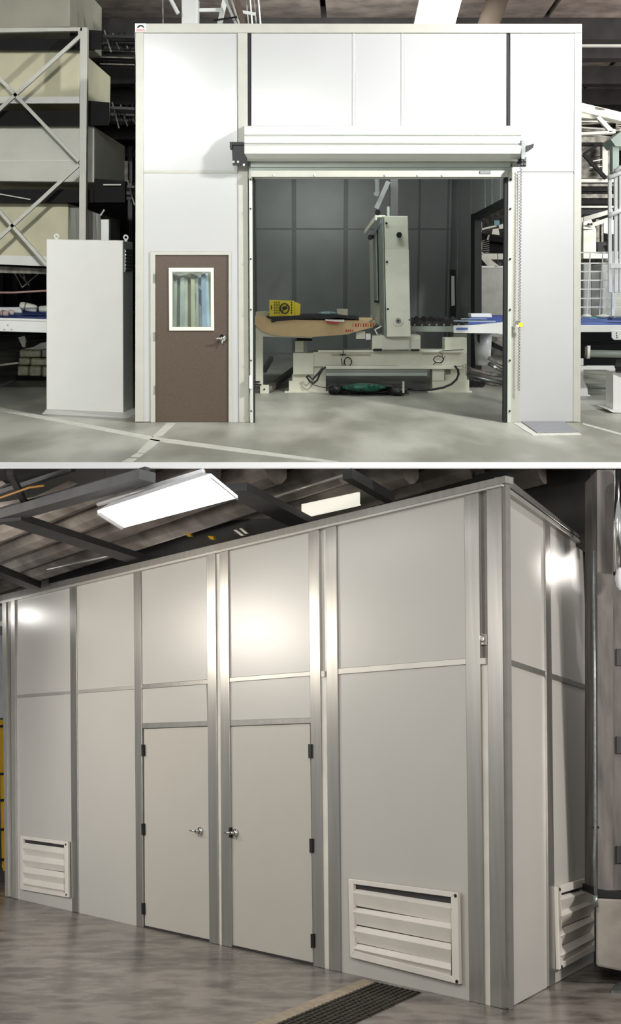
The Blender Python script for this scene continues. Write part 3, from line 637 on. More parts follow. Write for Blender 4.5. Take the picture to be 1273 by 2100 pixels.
# ---------------- outside, seen through the booth's flank opening
YO = 29
t = thing('sheeted_goods', px(1005,645,YO), 'tall goods under a translucent plastic sheet seen through the flank opening', 'goods')
part('sheet', us([(966,548),(1080,546),(1080,700),(966,700)], YO, 1.2), 'plastic', t); part('top_edge', us(R(966,545,1080,549), YO-.05, .1), 'white', t)
t = thing('cream_gantry', px(1000,520,YO+.5), 'cream steel gantry with rail loops seen through the flank opening', 'gantry')
part('beam', us(R(960,520,1080,532), YO+.4, .3), 'cream', t); part('gusset', us([(972,500),(992,521),(972,521)], YO+.3, .2), 'cream', t)
part('sloping_leg', us([(988,532),(1006,532),(1024,546),(1000,546)], YO+.35, .2), 'cream', t)
for a in ((975,448,1040,419),(976,448,976,474),(975,473,1018,463),(986,455,986,476),(986,497,986,512)): part('rail', pbar(*a,3.4,YO), 'cream', t)
part('motor', us(R(1013,452,1024,462), YO-.1, .2), mat('teal_motor',(110,168,176),.5), t, label='teal motor')
part('valve', [us([(1022,462),(1034,458),(1034,468),(1024,470)], YO, .1), us([(1010,470),(1022,468),(1024,482),(1008,480)], YO, .1)], 'cream', t)
part('foot', us([(966,532),(1000,532),(1000,545),(966,545)], YO+.7, .1), 'mute', t)
t = thing('dark_crossbeam', px(1005,500,YO+1), 'dark sloping steel beams behind the cream gantry', 'beam')
part('leg', bar(px(1072,500,YO+1.2), V((px(1072,500,YO+1.2).x,YO+1.2,UZ)), .12), 'dark', t)
part('beam', us([(966,474),(1080,495),(1080,503),(966,490)], YO+1, .3), 'dark', t); part('beam', us([(1000,486),(1080,500),(1080,519),(990,519)], YO+1.4, .3), 'dark', t)
part('strut', pbar(1002,482,999,492,3.5,YO+.9), 'rackpost', t)
for k in range(7): part('strut', pbar(986,495+k*4,1003,490+k*4.5,1.8,YO+1), 'mute', t)
part('hook', [disc(px(1024,541,YO-.2), (0,-1,0), .04, .05), pbar(1020,520,1021,538,1.4,YO-.2)], 'black', label='small black hook hanging under the cream gantry', cat='hook')

# ---------------- right aisle
YX = 17.5
t = thing('belt_conveyor', px(1240,800,YX), 'white framed belt conveyor with blue belt right of the booth', 'conveyor')
part('side_beam', us([(1180,667),(1330,667),(1330,681),(1180,681)], YX, .12), 'white', t, bevel=.006)
part('belt', prism([px(1180,666,YX+.05), px(1340,666,YX+.05), px(1340,652,YX+2.6), px(1180,652,YX+2.6)], V((0,0,-.03))), 'blue', t)
part('edge_strip', [pbar(1190,650,1273,654,3,YX+1.2)], mat('teal_strip',(110,186,172),.5), t)
part('lower_bar', us(R(1180,750,1260,758), YX+.2, .1), 'white', t, bevel=.004)
part('roller_tube', [ptube([(1205,725),(1330,727)], 15, YX+.1, 14)], 'machgrey', t, smooth=True)
part('roll_collar', disc(px(1203,722,YX+.05), (1,-.25,0), .1, .05, 20), 'white', t, smooth=False); part('roll_collar', disc(px(1199,722,YX+.02), (1,-.25,0), .085, .04, 20), 'beige', t)
yl = floor_pt(1200,812).y
part('leg', us([(1190,735),(1196,735),(1196,780),(1204,795),(1205,808),(1212,812),(1190,812)], yl, .1), 'white', t)
part('plaque', us([(1254,678),(1330,678),(1330,697),(1259,697),(1254,692)], YX-.03, .02), 'white', t, bevel=.004)
for x, y in ((1263,682),(1263.5,687),(1264,691)): part('print_mark', us(R(x,y,x+2,y+2.6), YX-.04, .01), 'ink', t)
part('under_panel', us(R(1180,682,1330,755), YX+1.8, .1), 'seal', t)
for k in range(2): part('cable', [ptube([(1190,700+k*5),(1225,703+k*3),(1290,692+k*12)], 2, YX+.6, 6)], 'dark', t)
yq = floor_pt(1265,846).y
t = thing('drive_pedestal', floor_pt(1280,846), 'white square pedestal with a black motor at the right picture edge', 'pedestal')
part('post', us([(1257,762),(1320,762),(1320,842),(1257,842)], yq, .4), 'white', t, bevel=.006); part('foot_plate', us([(1246,840),(1330,846),(1330,849),(1256,846)], yq-.1, .6), 'white', t)
part('motor', [disc(px(1263,751,yq), (1,-.4,0), .09, .3, 16)], 'black', t)
# stack of pale things on the belt
lump('wrapped_bundle', 1192, 644, 1212, 653, YX+1, 'foamw', .1, seed=5, label='white crumpled bundle on the right conveyor belt', cat='bundle')
lump('wrapped_bundle', 1222, 645, 1248, 652, YX+1.2, 'foamw', .1, seed=6, label='pale crumpled bundle further along the right conveyor', cat='bundle')
part('folded_sheet', us([(1256,652),(1330,649),(1330,660),(1254,657)], YX+.6, .3), mat('navy_fold',(64,84,124),.6), label='folded dark blue sheet at the right end of the belt', cat='sheet')
# mesh guard and sheeting behind it
YGd = YX+1.6
t = thing('mesh_guard', px(1240,645,YGd), 'white wire mesh guard panel above the right conveyor', 'guard')
for y in (518,540,557,575,593,612,630): part('wire', pbar(1185,y,1330,y-1,2.6,YGd), 'foamband', t)
for x in (1206,1232,1262): part('wire', pbar(x+4,518,x-3,645,2.2,YGd), 'foamband', t)
part('frame_post', us(R(1254,515,1259,648), YGd-.02, .05), 'white', t)
t = thing('sheeted_goods', px(1240,645,YX+3), 'grey goods under hazy plastic sheeting behind the mesh guard', 'goods')
for k, (a,b,c_,d) in enumerate(((1196,540,1212,650),(1213,555,1234,650),(1234,542,1256,650),(1257,530,1330,650))):
    part('bundle', us(R(a,b,c_,d), YX+3.2+.2*(k%2), .8), 'plastic' if k%2 else mat('hazy_sheet_%d'%k,(172,174,172),.35,c2=(150,150,144),scale=5,streak=(3,1,.5)), t, bevel=.02)
t = thing('yellow_cream_cabinet', px(1210,515,YX+4), 'cream upright cabinet behind the mesh guard', 'cabinet')
part('body', us(R(1196,470,1222,530), YX+4, .5), 'cream', t); part('top', us([(1196,450),(1212,450),(1222,470),(1196,472)], YX+4, .4), 'cream', t)
t = thing('dark_cabinet', px(1240,520,YX+4.5), 'dark equipment frame right of the cream cabinet', 'equipment')
part('frame', [us(R(1222,450,1229,525), YX+4.6, .2), us(R(1233,450,1237,500), YX+4.6, .2)], 'mute', t); part('unit', [us([(1224,496),(1242,496),(1244,502),(1236,505),(1242,516),(1226,518)], YX+4.4, .2)], 'black', t)
part('lit_box', us(R(1220,520,1252,530), YX+4, .2), 'white', t)
part('bright_sheet', us([(1238,455),(1262,450),(1262,800),(1258,800),(1258,480),(1238,478)], YX+5, .1), 'white', label='white rectangular sheet behind the safety cage', cat='sheet')
# safety cage
t = thing('safety_cage', px(1262,600,YX+1), 'white round bar safety cage at the right picture edge', 'cage')
for x, y0, y1, w_ in ((1251,364,600,7),(1263,345,600,7),(1272,352,600,5)): part('cage_bar', us(R(x-w_/2,y0,x+w_/2,y1), YX+1, .06), 'white', t, bevel=.01)
for y in (362,440): part('hoop', [ptube([(1247,y+1),(1256,y-1),(1280,y-12)], 9, YX+.95)], 'white', t, smooth=True)
part('hoop', [ptube([(1262,352),(1270,344),(1290,340)], 8, YX+.9)], 'white', t, smooth=True)
part('rung', [pbar(1251,545,1290,545,9,YX+1)], 'white', t)
# steelwork
t = thing('roof_truss', px(1230,280,YX+5), 'pale cream roof truss with a slanting top beam right of the booth', 'truss')
part('top_chord', us([(1185,209),(1290,234),(1290,252),(1185,227)], YX+4, .3), 'cream', t)
part('chord_plate', us([(1185,227),(1230,238),(1222,244),(1185,240)], YX+4.1, .2), 'foamw', t)
part('diagonal', us([(1222,240),(1230,238),(1260,268),(1250,271)], YX+4, .1), 'cream', t)
part('lower_chord', us([(1185,271),(1262,268),(1262,273),(1185,277)], YX+4, .2), 'rackpost', t)
for k in range(6): part('lattice_bar', pbar(1185,243+k*6,1273,232+k*9+(k%2)*8,3.0,YX+5+k*.2), 'rackpost' if k%2 else 'mute', t)
for k in range(5): part('lattice_bar', pbar(1262,252+k*3,1290,236+k*10,2.5,YX+5), 'mute', t)
part('slot_mark', us([(1221,219),(1240,223),(1240,226),(1222,224)], YX+3.98, .02), 'mute', t)
t = thing('steel_gallery', px(1230,400,YX+6), 'grey steel gallery with cross bracing right of the booth', 'gallery')
for y, h_, m in ((280,12,'mute'),(292,6,'dark'),(367,7,'rackpost'),(377,5,'mute'),(386,6,'dark'),(398,8,'mute'),(410,9,'dark'),(422,4,'rackpost'),(430,10,'seal')):
    part('gallery_beam', us(R(1185,y,1262,y+h_), YX+5.5, .2), m, t)
part('backing_sheet', us(R(1185,298,1250,366), YX+6.2, .1), 'mute', t); part('stanchion', us(R(1235,296,1246,360), YX+5.8, .2), 'rackpost', t)
part('brace', [pbar(1196,316,1242,366,7,YX+5.4)], 'dark', t); part('brace', [pbar(1196,316,1225,298,5,YX+5.4)], 'dark', t)
for k in range(5): part('slat', pbar(1208,326+k*6,1234,320+k*7,2,YX+5.6), 'rackpost' if k%2 else 'dark', t)
t = thing('chute', px(1235,455,YX+3), 'cream sloping chute below the steel gallery', 'chute')
part('chute_side', us([(1196,445),(1256,428),(1256,437),(1196,455)], YX+3.2, .2), 'rackpost', t); part('chute_side', us([(1200,462),(1256,443),(1256,451),(1214,466)], YX+3, .2), 'cream', t)
for x in (1206,1212): part('bolt', disc(px(x,460,YX+2.98), (0,-1,0), .02, .02, 8), 'black', t)
part('leg', bar(px(1186,455,YX+3.2), V((px(1186,455,YX+3.2).x,YX+3.2,UZ)), .1), 'rackpost', t); part('chute_side', us([(1180,449),(1197,445),(1197,455),(1180,459)], YX+3.2, .2), 'rackpost', t)
t = thing('mint_hopper', px(1264,350,YX+2.5), 'pale mint green hopper on a post at the right edge', 'hopper')
part('bin', us([(1252,286),(1275,268),(1300,262),(1300,300),(1262,300)], YX+2.5, .6), 'mint', t); part('post', us(R(1256,298,1269,352), YX+2.6, .2), 'mint', t)

# =================================================================== LOWER HALL
CUR = LOF
EYE = 1.8; FZ = -EYE
Cn = floor_pt(1042,2070); Lf = floor_pt(32,1843); Rt = floor_pt(1221,1972)
up = V((0,0,1))
def vplane(a, b):
    d = (b-a).normalized(); n = d.cross(up).normalized()
    if n.dot(-a) < 0: n = -n
    return (a, n), d
WL, UD = vplane(Cn, Lf); WR, VD = vplane(Cn, Rt)
print('corner angle', math.degrees(UD.angle(VD)))
fl2 = part('floor', prism([Cn+UD*26-VD*9, Cn+UD*26+VD*16, Cn-UD*9+VD*16, Cn-UD*9-VD*9], V((0,0,-.15))), 'lfloor', kind='structure', label='stained grey brown concrete floor of the lower hall')
# put its top at floor level
E = thing('modular_enclosure', Cn, 'grey beige aluminium framed enclosure filling the lower hall', 'enclosure')
top = lambda x: 975+.237*(1036-x); tin = lambda x: 1003+.237*(980-x)
mid = lambda x: 1357+.078*(950-x); bas = lambda x: 1843+.226*(x-32)
def colx(xt, xb, y):           # a leaning upright: x at row y
    return xt+(xb-xt)*(y-1000)/1050.0
def q4(xa, xb, fa, fb, da=0, db=0):   # quad between uprights xa=(top,bottom), xb and rows fa, fb
    def c(X, f, d):
        y = f(X[0]); x = colx(X[0], X[1], y); y = f(x); x = colx(X[0], X[1], y); return (x, f(x)+d)
    return [c(xa,fa,da), c(xb,fa,da), c(xb,fb,db), c(xa,fb,db)]
def wl(name, pp, m, off=0, t=.06, bevel=.003, parent=None, **k): return part(name, slab(pp, WL, t, off), m, parent or E, bevel=bevel, **k)
def wr(name, pp, m, off=0, t=.06, bevel=.003, parent=None, **k): return part(name, slab(pp, WR, t, off), m, parent or E, bevel=bevel, **k)
cols = {'a':(28,32),'b':(141,149),'c':(154,162),'d':(272,281),'e':(287,294),'f':(422,430),'g':(440,448),'h':(449,455),'i':(466,475),'j':(631,643),'k':(652,663),'l':(666,675),'m':(688,698),'n':(951,962),'o':(981,992),'p':(997,1005),'q':(1028,1037),'r':(1036,1043)}
cv = lambda k: cols[k]
wb = [('a','b',6),('c','d',7),('e','f',9),('i','j',9),('m','n',12)]
for a, b, th in wb:
    wl('wall_panel', q4(cv(a), cv(b), tin, mid, 0, -th/2), 'lpanel')
    if a in 'acm': wl('wall_panel', q4(cv(a), cv(b), mid, bas, th/2, 0), 'lpanel')
    wl('mid_rail', q4(cv(a), cv(b), mid, mid, -th/2, th/2), 'lband' if a != 'e' else 'lalu', .012)
wl('transom_panel', [(289,mid(289)+4),(423,mid(423)+4),(425,1479),(291,1483)], 'lpanel'); wl('transom_panel', [(469,mid(469)+4),(635,mid(635)+4),(637,1472),(472,1477)], 'lpanel')
wl('transom_rail', [(291,1483),(426,1478),(427,1489),(292,1494)], 'lalu', .012); wl('transom_rail', [(472,1477),(637,1472),(637,1483),(472,1489)], 'lalu', .012)
for a, b, m, o in (('b','c','lalu',.015),('d','e','lalu',.015),('f','g','lalu',.02),('h','i','lalu',.02),('j','k','lalu',.02),('l','m','lalu',.02),('n','o','lalu',.02),('p','q','lalu',.025),('q','r','lcorner',.02)):
    wl('mullion', q4(cv(a), cv(b), tin, bas), m, o)
wl('joint_strip', q4(cv('g'), cv('h'), tin, bas), 'lstrip', .004); wl('joint_strip', q4(cv('k'), cv('l'), mid, bas), 'lstrip', .004); wl('joint_strip', q4(cv('k'), cv('l'), tin, mid), 'lband', -.01); wl('joint_strip', q4(cv('o'), cv('p'), tin, mid), 'lcorner', -.02)
wl('joint_strip', q4(cv('o'), cv('p'), mid, bas), 'lstrip', .004); 
wl('end_post', [(22,1227),(30,1226),(33,1843),(25,1841)], 'lband', .03); wl('end_post', [(12,1230),(22,1228),(25,1841),(17,1839)], 'lalu', .005); wl('end_post', [(4,1232),(12,1230),(17,1839),(10,1838)], 'lband', .03)
wl('fascia', [(0,top(0)),(1036,975),(1036,990),(0,top(0)+13)], 'lalu', .04, .1); wl('fascia_lip', [(0,top(0)+12),(1028,992),(1028,997),(0,top(0)+17)], 'lband', .055, .08)
wl('rail_clip', [(981,1350),(995,1349),(995,1362),(982,1363)], 'lstrip', .03); wl('rail_clip', [(658,1376),(665,1376),(665,1388),(658,1388)], 'lstrip', .03)
wl('latch', [(986,1300),(991,1300),(991,1322),(986,1322)], 'lstrip', .02)
lp = [CUR.hit(988.5+4*math.cos(a),1309+7*math.sin(a),WL,.04) for a in [i*math.pi/8 for i in range(16)]]
part('latch_ring', tube(lp, .006, 6, True), 'chrome', E)
# right flank
rt = lambda x: 1009+.71*(x-1042); rtop = lambda x: 976+.80*(x-1036); rb = lambda x: 2063.5-.54*(x-1051)
rm = lambda x: 1357+.335*(x-1044)
def rq(xa, xb, fa, fb, da=0, db=0):
    return q4(xa, xb, fa, fb, da, db)
wr('corner_trim', rq((1036,1043),(1041,1049), rtop, rb, 12, 0), 'lcorner', .02)
for a, b in (((1042,1051),(1117,1126)),((1127,1139),(1200,1219))):
    wr('wall_panel', rq(a, b, rt, rm, 0, -5), 'lpanel'); wr('wall_panel', rq(a, b, rm, rb, 5, 0), 'lpanel'); wr('mid_rail', rq(a, b, rm, rm, -5, 5), 'lalu', .015)
wr('mullion', rq((1117,1126),(1127,1139), rt, rb), 'lalu', .02)
wr('fascia', [(1036,976),(1202,1108),(1202,1114),(1036,992)], 'lalu', .05, .1); wr('fascia_groove', [(1038,992),(1202,1113),(1202,1117),(1038,998)], 'ldark', .03, .06); wr('fascia_lip', [(1038,997),(1202,1116),(1202,1123),(1040,1009)], 'lband', .05, .08)
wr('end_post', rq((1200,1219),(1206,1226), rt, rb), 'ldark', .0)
# body behind (roof and hidden core, so that it stands as a solid room)
zt2 = CUR.hit(1036,975,WL).z
core = [Cn+UD*.1+VD*.1, Cn+UD*.1+VD*4, Cn+UD*12.0+VD*4, Cn+UD*12.0+VD*.1]
core = [V((p.x,p.y,zt2-.14)) for p in core]
part('roof_panel', prism(core, V((0,0,.08))), 'lpanel', E)

# doors
def lever(parent, x, y, flip, s=1):
    n = WL[1]; c = CUR.hit(x, y, WL, .0); d = UD*(1 if flip else -1)
    part('lever_handle', [disc(c, n, .042, .02, 20), tube([c, c+n*.075], .016, 10), tube([c+n*.07, c+n*.078+d*.05, c+n*.07+d*.13], [.015,.012,.009], 10), disc(c+V((0,0,-.045))+n*.015, n, .012, .02, 8)], 'chrome', parent, smooth=True)
    part('lock_cylinder', disc(c+n*.072, n, .011, .01, 12), 'black', parent)
d1 = thing('personnel_door', CUR.hit(362,1920,WL), 'plain grey beige door left of the pair, hinged on its left', 'door', None)
wl('door_leaf', [(295,1495),(427,1490),(430,1927),(297,1898)], 'ldoor', -.004, .045, parent=d1)
wl('threshold', [(295,1906),(430,1935),(430,1940),(295,1911)], 'lstrip', .03, .06, parent=d1); wl('door_sweep', [(297,1898),(430,1927),(430,1935),(296,1906)], 'ldark', .0, .04, parent=d1)
for y in (1539,1701,1864): wl('hinge', [(289.5,y-12),(293,y-12),(293.5,y+11),(290,y+11)], 'black', .03, .03, parent=d1, bevel=0)
lever(d1, 412, 1704, True)
d2 = thing('personnel_door', CUR.hit(560,1960,WL), 'plain grey beige door right of the pair, three dark hinges on its right', 'door', None)
wl('door_leaf', [(472,1490),(635,1484),(641,1974),(476,1938)], 'ldoor', -.004, .045, parent=d2)
wl('threshold', [(476,1949),(642,1984),(642,1989),(476,1953)], 'lstrip', .03, .06, parent=d2); wl('door_sweep', [(476,1938),(641,1974),(642,1983),(476,1947)], 'ldark', .0, .04, parent=d2)
for y, x in ((1541,634.5),(1735,637),(1930,639.5)): wl('hinge', [(x-3,y-15),(x+3.5,y-15),(x+3.5,y+14),(x-2.5,y+14)], 'black', .035, .03, parent=d2, bevel=0)
lever(d2, 484, 1708, True)
wl('strike_plate', [(469,1697),(473,1697),(473,1718),(469,1718)], 'black', .02, .02, parent=d2, bevel=0)
# louvres
def louvre(pl, out, ins, rows, label, flip=1):
    c = sum((CUR.hit(x,y,pl) for x,y in out), V())/4; t = thing('louver_vent', c, label, 'vent', 'louvered vents of the enclosure')
    part('back_plate', slab(out, pl, .008, .012), 'ldark', t)
    O = [CUR.hit(x,y,pl,.05) for x,y in out]; I = [CUR.hit(x,y,pl,.05) for x,y in ins]
    for i in range(4):
        j = (i+1)%4; part('frame_bar', prism([O[i], O[j], I[j], I[i]], -pl[1]*.035), 'louver', t, bevel=.004)
    for (l0,l1,r0,r1) in rows:   # bright lip rows: left top/bottom y, right top/bottom y
        xl_, xr_ = ins[0][0], ins[1][0]
        a = [CUR.hit(xl_,l0,pl,.015), CUR.hit(xr_,r0,pl,.015)]; b = [CUR.hit(xr_,r1,pl,.06), CUR.hit(xl_,l1,pl,.06)]
        dr = (ins[3][1]-ins[0][1])/len(rows)*1.0-(l1-l0); dr2 = (ins[2][1]-ins[1][1])/len(rows)*1.0-(r1-r0)
        c_ = [CUR.hit(xl_,min(l1+dr,ins[3][1]),pl,.018), CUR.hit(xr_,min(r1+dr2,ins[2][1]),pl,.018)]
        n = pl[1]*.006
        vs = [a[0],a[1],b[0],b[1],c_[0],c_[1]]; vs += [v-n for v in vs]
        part('slat', (vs, [(0,1,2,3),(3,2,5,4),(6,9,8,7),(9,10,11,8),(0,3,9,6),(3,4,10,9),(1,7,8,2),(2,8,11,5),(4,5,11,10),(0,6,7,1)]), 'louver', t)
    for (x, y) in ((out[1] if flip > 0 else out[0]), (out[2] if flip > 0 else out[3])):
        part('screw', disc(CUR.hit(x-4*flip,y+(6 if y < (out[1][1]+out[2][1])/2 else -6),pl,.05), pl[1], .014, .008, 8), 'black', t)
louvre(WL, [(41,1713),(139,1726),(140,1841),(41,1824)], [(47,1721),(131,1733),(132,1832),(47,1817)],
       [(1728,1739,1739,1751),(1752,1764,1763,1775),(1776,1789,1789,1801),(1800,1812,1813,1826)], 'small louvered vent on the far left panel of the enclosure')
louvre(WL, [(713,1802),(938,1831),(941,2019),(717,1963)], [(724,1813),(924,1840),(926,2002),(727,1950)],
       [(1822,1831,1853,1863),(1860,1870,1893,1905),(1897,1909,1935,1948),(1933,1945,1975,1989)], 'large louvered vent near the enclosure corner above the grating')
louvre(WR, [(1143,1818),(1218,1797),(1219,1951),(1147,1989)], [(1151,1832),(1218,1812),(1218,1938),(1153,1974)],
       [(1836,1846,1818,1826),(1866,1880,1842,1852),(1903,1920,1876,1888),(1940,1960,1908,1924)], 'louvered vent on the short right flank of the enclosure', -1)

# grating in the floor
gp = [floor_pt(x,y) for x,y in ((768,2016),(862,2037),(662,2130),(520,2120))]
t = thing('floor_grating', sum(gp, V())/4, 'dark rusty floor grating before the large vent', 'grating')
part('pit', prism([p+V((0,0,.002)) for p in gp], V((0,0,-.002))), 'ldark', t)
for k in range(9):
    s = (k+.5)/9; a = gp[0].lerp(gp[1], s); b = gp[3].lerp(gp[2], s)
    part('grating_bar', bar(a+V((0,0,.006)), b+V((0,0,.006)), .02, .012), 'lgrate', t)
for k in range(30):
    s = k/29; a = gp[0].lerp(gp[3], s); b = gp[1].lerp(gp[2], s)
    part('grating_rung', bar(a+V((0,0,.004)), b+V((0,0,.004)), .018, .008), 'lgrate', t)
e_ = .05
part('pit_edge', [prism([floor_pt(x,y)+V((0,0,.003)) for x,y in ((745,2008),(768,2016),(520,2120),(470,2120))], V((0,0,-.003)))], mat('pale_grout',(170,156,136),.8,var=.12,scale=14), fl2)

# right column, conduit and block
t = thing('building_column', floor_pt(1240,2000), 'grey concrete building column behind a pipe at the right', 'column')
YK = 10.6
part('shaft', us([(1224,964),(1257,964),(1257,1826),(1226,1826)], YK, .5), 'lcol', t); part('base_plate', us([(1225,1824),(1300,1836),(1300,1845),(1227,1840)], YK-.1, .6), 'black', t)
part('shaft_face', us([(1257,1180),(1330,1180),(1330,1826),(1257,1826)], YK+.15, .3), 'lcol', t)
for y in (1330,1510,1735): part('dark_patch', us(R(1264,y,1290,y+35), YK+.13, .03), 'ldark', t)
part('concrete_plinth', loft([px(x,y,YK-.35) for x,y in ((1222,1842),(1330,1848),(1330,2004),(1222,1982))], [px(x,y,YK+.6) for x,y in ((1222,1842),(1330,1846),(1330,1960),(1222,1940))]), 'lblock', bevel=.02, label='grey concrete block at the column foot right of the enclosure', cat='plinth')
part('shiny_duct', [tube([px(1266,966,YK-.1), px(1266,1172,YK-.1)], .045, 16)], 'chrome', smooth=True, label='shiny metal duct at the upper right edge', cat='duct')
part('white_globe', [tube([px(1271,1164,YK-.2), px(1271,1170,YK-.2), px(1271,1186,YK-.2), px(1271,1202,YK-.2), px(1271,1210,YK-.2)], [.01,.035,.05,.035,.01], 14)], 'lwhite', smooth=True, label='round white fitting below the shiny duct', cat='fitting')
t = thing('wall_conduit', px(1220,1850,YK-.4), 'thin grey vertical conduit beside the dark gap', 'conduit')
part('pipe', [ptube([(1216,1130),(1219,1400),(1220,1700),(1218,1760),(1222,1850)], 6, YK-.45)], 'galv', t, smooth=True)
part('joint', [ptube([(1220,1836),(1222,1860)], 10, YK-.45)], 'galv', t, smooth=True); part('clip', [pbar(1212,1697,1228,1697,4,YK-.45)], 'black', t)
part('gap_shade', us([(1202,1000),(1226,1000),(1226,1975),(1206,1975)], YK+1.2, .2), 'ldark', label='dark sheet standing for the shade between enclosure flank and column', cat='panel')  # sheet put in as the darkness of the open gap
gq = [floor_pt(x,y) for x,y in ((1253,2036),(1268,2018),(1330,2022),(1330,2044))]
part('floor_plate', prism([p+V((0,0,.02)) for p in gq], V((0,0,-.02))), 'galv', label='metal cover plate on the floor at the right edge', cat='plate')

# roof of corrugated sheets along the enclosure, seen from below
ZR = 3.1
def rp(u, v, z=ZR): return V((0,0,0))+V((Cn.x,Cn.y,0))+UD*u+VD*v+V((0,0,z))
def uv_of(x, y, z=ZR):
    p = hz(x,y,z)-V((Cn.x,Cn.y,z)); A = Matrix(((UD.x,VD.x),(UD.y,VD.y))).inverted(); r = A @ V((p.x,p.y)); return r[0], r[1]
for pt in ((0,1195),(0,960),(300,1120),(560,960),(800,965),(1030,962)): print('uv', pt, uv_of(*pt))
roof = thing('ceiling', rp(6,0), None, None, None, 'structure')
def under(p):   # highest world point that keeps clear of the upper floor
    w = ROT @ p; return w.z < -.150*w.y-.02 if w.y < 40 else True
def clipu(v, z):  # smallest u along this line that stays under the slab's line of sight
    u = -8.0
    while u < 30:
        w = ROT @ rp(u, v, z); 
        if w.y > 0 and w.z < -.160*w.y: return u
        u += .05
    return 30
def clipv(u, z, vmax=30):
    v = -12.0
    while v < vmax:
        w = ROT @ rp(u, v, z)
        if w.y > 0 and w.z < -.160*w.y: return v
        v += .05
    return vmax
zs = ZR
for k in range(60):
    v0 = -9+k*.64
    if v0 > 16: break
    a = clipu(v0+.21, ZR+.12); b = 24
    if a >= b: continue
    cs = [(-.19,.0),(-.1,-.0),(-.02,.1),(.11,.1),(.19,.0)]
    cs = [(-.26,.17),(-.24,.05),(-.14,-.03),(.0,-.07),(.15,-.03),(.25,.05),(.26,.17)]
    A_ = [rp(a, v0+c, ZR+z) for c, z in cs]; B_ = [rp(b, v0+c, ZR+z) for c, z in cs]
    part('corrugated_sheet', loft(A_, B_), 'lroof', roof)
    A_ = [rp(a, v0-.33, ZR+.17), rp(a, v0+.33, ZR+.17), rp(a, v0+.33, ZR+.2), rp(a, v0-.33, ZR+.2)]; B_ = [p+UD*(b-a) for p in A_]
    part('roof_deck_shade', loft(A_, B_), 'ldark', roof)
# the dark strips above the ribs stand for the shadows between them
def lbeam(x0,y0,x1,y1,z,w,h,m,name='roof_beam_and_shade'):
    return part(name, bar(hz(x0,y0,z), hz(x1,y1,z), w, h), m, roof)
lbeam(-60,1078,302,976,2.75,.2,.10,'lbeamg'); lbeam(-60,1068,302,968,2.85,.06,.10,'lbeam')
lbeam(20,1062,300,1152,2.7,.30,.08,'lbeam'); lbeam(-80,1140,70,1200,2.7,.22,.1,'ldark')
lbeam(478,1000,640,1082,2.75,.30,.08,'lbeam'); lbeam(712,972,800,1022,2.75,.10,.1,'ldark')
lbeam(60,1050,20,968,2.9,.06,.06,'lbeam'); lbeam(0,1010,150,962,3.0,.05,.05,'lbeamg')
part('roof_deck_shade', prism([hz(x,y,3.05) for x,y in ((-60,1040),(150,1006),(300,962),(-60,962))], V((0,0,.03))), 'ldark', roof)
# dark sheets behind the enclosure top, standing for the shade of the gap
def behind(x, y, dv): # a point dv metres behind the enclosure's front
    return CUR.hit(x, y, (WL[0]-WL[1]*dv, WL[1]))
def bq4(pp, dv, t): return prism([behind(x,y,dv) for x,y in pp], -WL[1]*t)
part('roof_beam_and_shade', bq4([(100,1182),(300,1122),(470,1068),(600,1060),(600,1090),(300,1158),(100,1204)], .9, .05), 'ldark', roof)  # dark sheet in place of the shaded gap above the fascia
part('roof_beam_and_shade', bq4([(300,1120),(560,1045),(800,1010),(1040,960),(1040,985),(560,1100),(250,1175),(60,1200),(60,1185)], 1.6, .1), 'ldark', roof)
part('roof_beam_and_shade', bq4([(820,962),(1210,962),(1210,1140),(1060,1040),(1030,985),(820,1030)], 2.4, .1), 'ldark', roof)
part('roof_light', bq4([(618,1034),(735,1009),(735,1036),(618,1062)], .7, .03), 'lwin', roof)
part('roof_light', bq4([(738,1008),(768,1002),(790,1018),(738,1034)], .7, .03), 'lwing', roof); part('roof_light', bq4([(585,1040),(596,1036),(596,1062),(578,1046)], .7, .03), 'lwing', roof)
part('wall_back', prism([rp(24.5,-9,-2.2),rp(24.5,16,-2.2),rp(24.5,16,3.3),rp(24.5,-9,3.3)], UD*.1), 'lwhite', kind='structure', label='pale far wall at the left end')
part('wall_right', prism([rp(-9,14,-2.2),rp(24,14,-2.2),rp(24,14,3.2),rp(-3,14,3.2)], VD*.1), 'ldark', kind='structure')
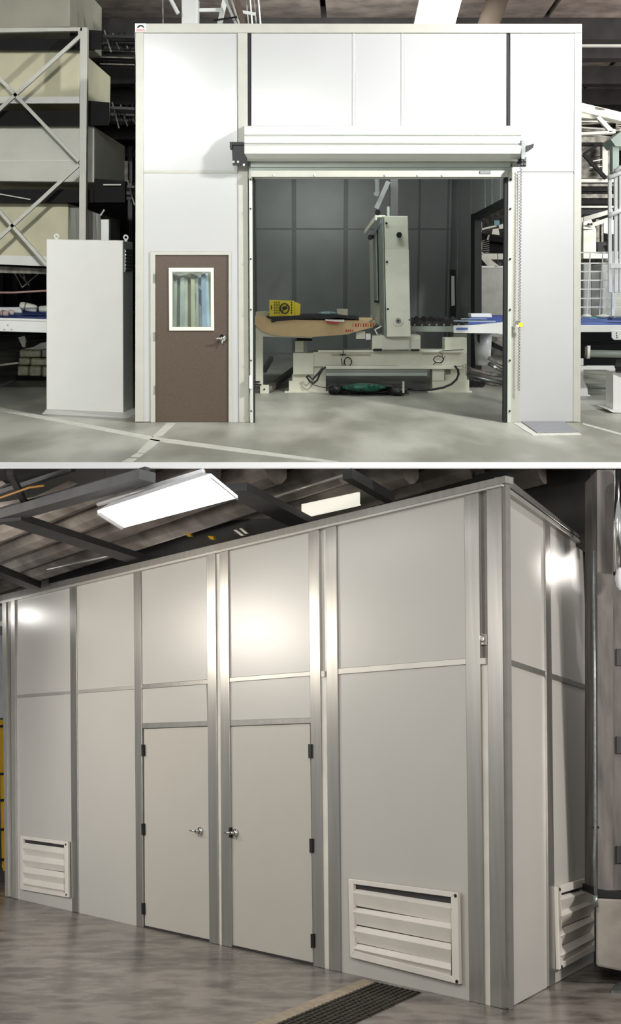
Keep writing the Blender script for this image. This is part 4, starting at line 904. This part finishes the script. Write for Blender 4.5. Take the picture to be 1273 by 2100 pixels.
# conduit runs, sign bits
part('roof_conduit', [tube([hz(560,1020,2.9), hz(720,970,2.9)], .02, 8)], 'lband', roof, smooth=True)
part('roof_conduit', [tube([hz(98,1167,2.9), hz(240,1137,2.9)], .02, 8)], 'lband', roof, smooth=True)
part('roof_conduit', [tube([hz(-20,1028,2.8), hz(60,1000,2.8), hz(90,996,2.8)], .012, 8)], mat('orange_cable',(176,124,50),.6), roof)
for (x,y,s) in ((385,1097,7),(432,1103,7)):
    part('yellow_tag', bq4([(x-s,y-s*.6),(x+s*.6,y-s*.5),(x+s,y+s*.6),(x-s*.2,y+s*.4)], .3, .03), 'lyellow', label='small yellow tag on top of the enclosure %s' % ('left' if x < 400 else 'right'), cat='tag')
part('white_straps', [bq4([(478,1087),(484,1086),(500,1098),(494,1099)], .3, .02), bq4([(490,1084),(495,1083),(508,1094),(503,1095)], .3, .02)], 'lstrip', label='two short white straps above the enclosure', cat='straps')
# the fluorescent fixture
ZL = 2.55
bot = [hz(x,y,ZL) for x,y in ((200,1051),(251,1083),(487,1021),(432,976))]
t = thing('ceiling_lamp', sum(bot, V())/4, 'long glowing fluorescent reflector lamp hanging above the enclosure', 'lamp')
part('diffuser', prism(bot, V((0,0,.02))), 'lampl', t)
c = sum(bot, V())/4
tp = [c+(v-c)*.8+V((0,0,.09)) for v in bot]
part('reflector', loft([v+V((0,0,.022)) for v in bot], tp), 'lwhite', t)
part('end_plate', prism([bot[2]+V((0,0,-.02)), bot[3]+V((0,0,-.02)), tp[3], tp[2]], UD*-.02), 'lwhite', t)
part('end_plate', prism([bot[0]+V((0,0,-.02)), bot[1]+V((0,0,-.02)), tp[1], tp[0]], UD*.02), 'lwhite', t)
part('mounting_rail', [tube([hz(202,1033,2.76), hz(416,967,2.76)], .03, 8)], 'lwhite', t, smooth=True)
part('hanger', [tube([hz(213,996,2.95), hz(222,1004,2.85), hz(237,1013,2.75)], .006, 6), tube([hz(214,962,3.0), hz(213,996,2.95)], .006, 6)], 'black', t)
# left edge: yellow guard and bright backdrop
t = thing('yellow_guard', LOF.hit(2,1800,WL,-1.2), 'yellow steel guard post at the far left edge', 'guard')
part('post', bq4([(-8,1476),(7,1476),(9,1560),(10,1780),(4,1780),(0,1580),(-8,1570)], .8, .1), 'lyellow', t)
part('post', bq4([(3,1580),(11,1600),(11,1786),(6,1786)], .7, .08), 'lyellow', t)
for y in (1488,1586,1640,1700,1762): part('bracket', bq4([(-6,y),(7,y-2),(7,y+4),(-6,y+4)], .69, .03), 'black', t)
part('bright_sheet', bq4([(-30,1236),(9,1236),(9,1472),(-30,1472)], 1.2, .1), 'lwhite', label='bright white sheet behind the left end of the enclosure', cat='sheet')
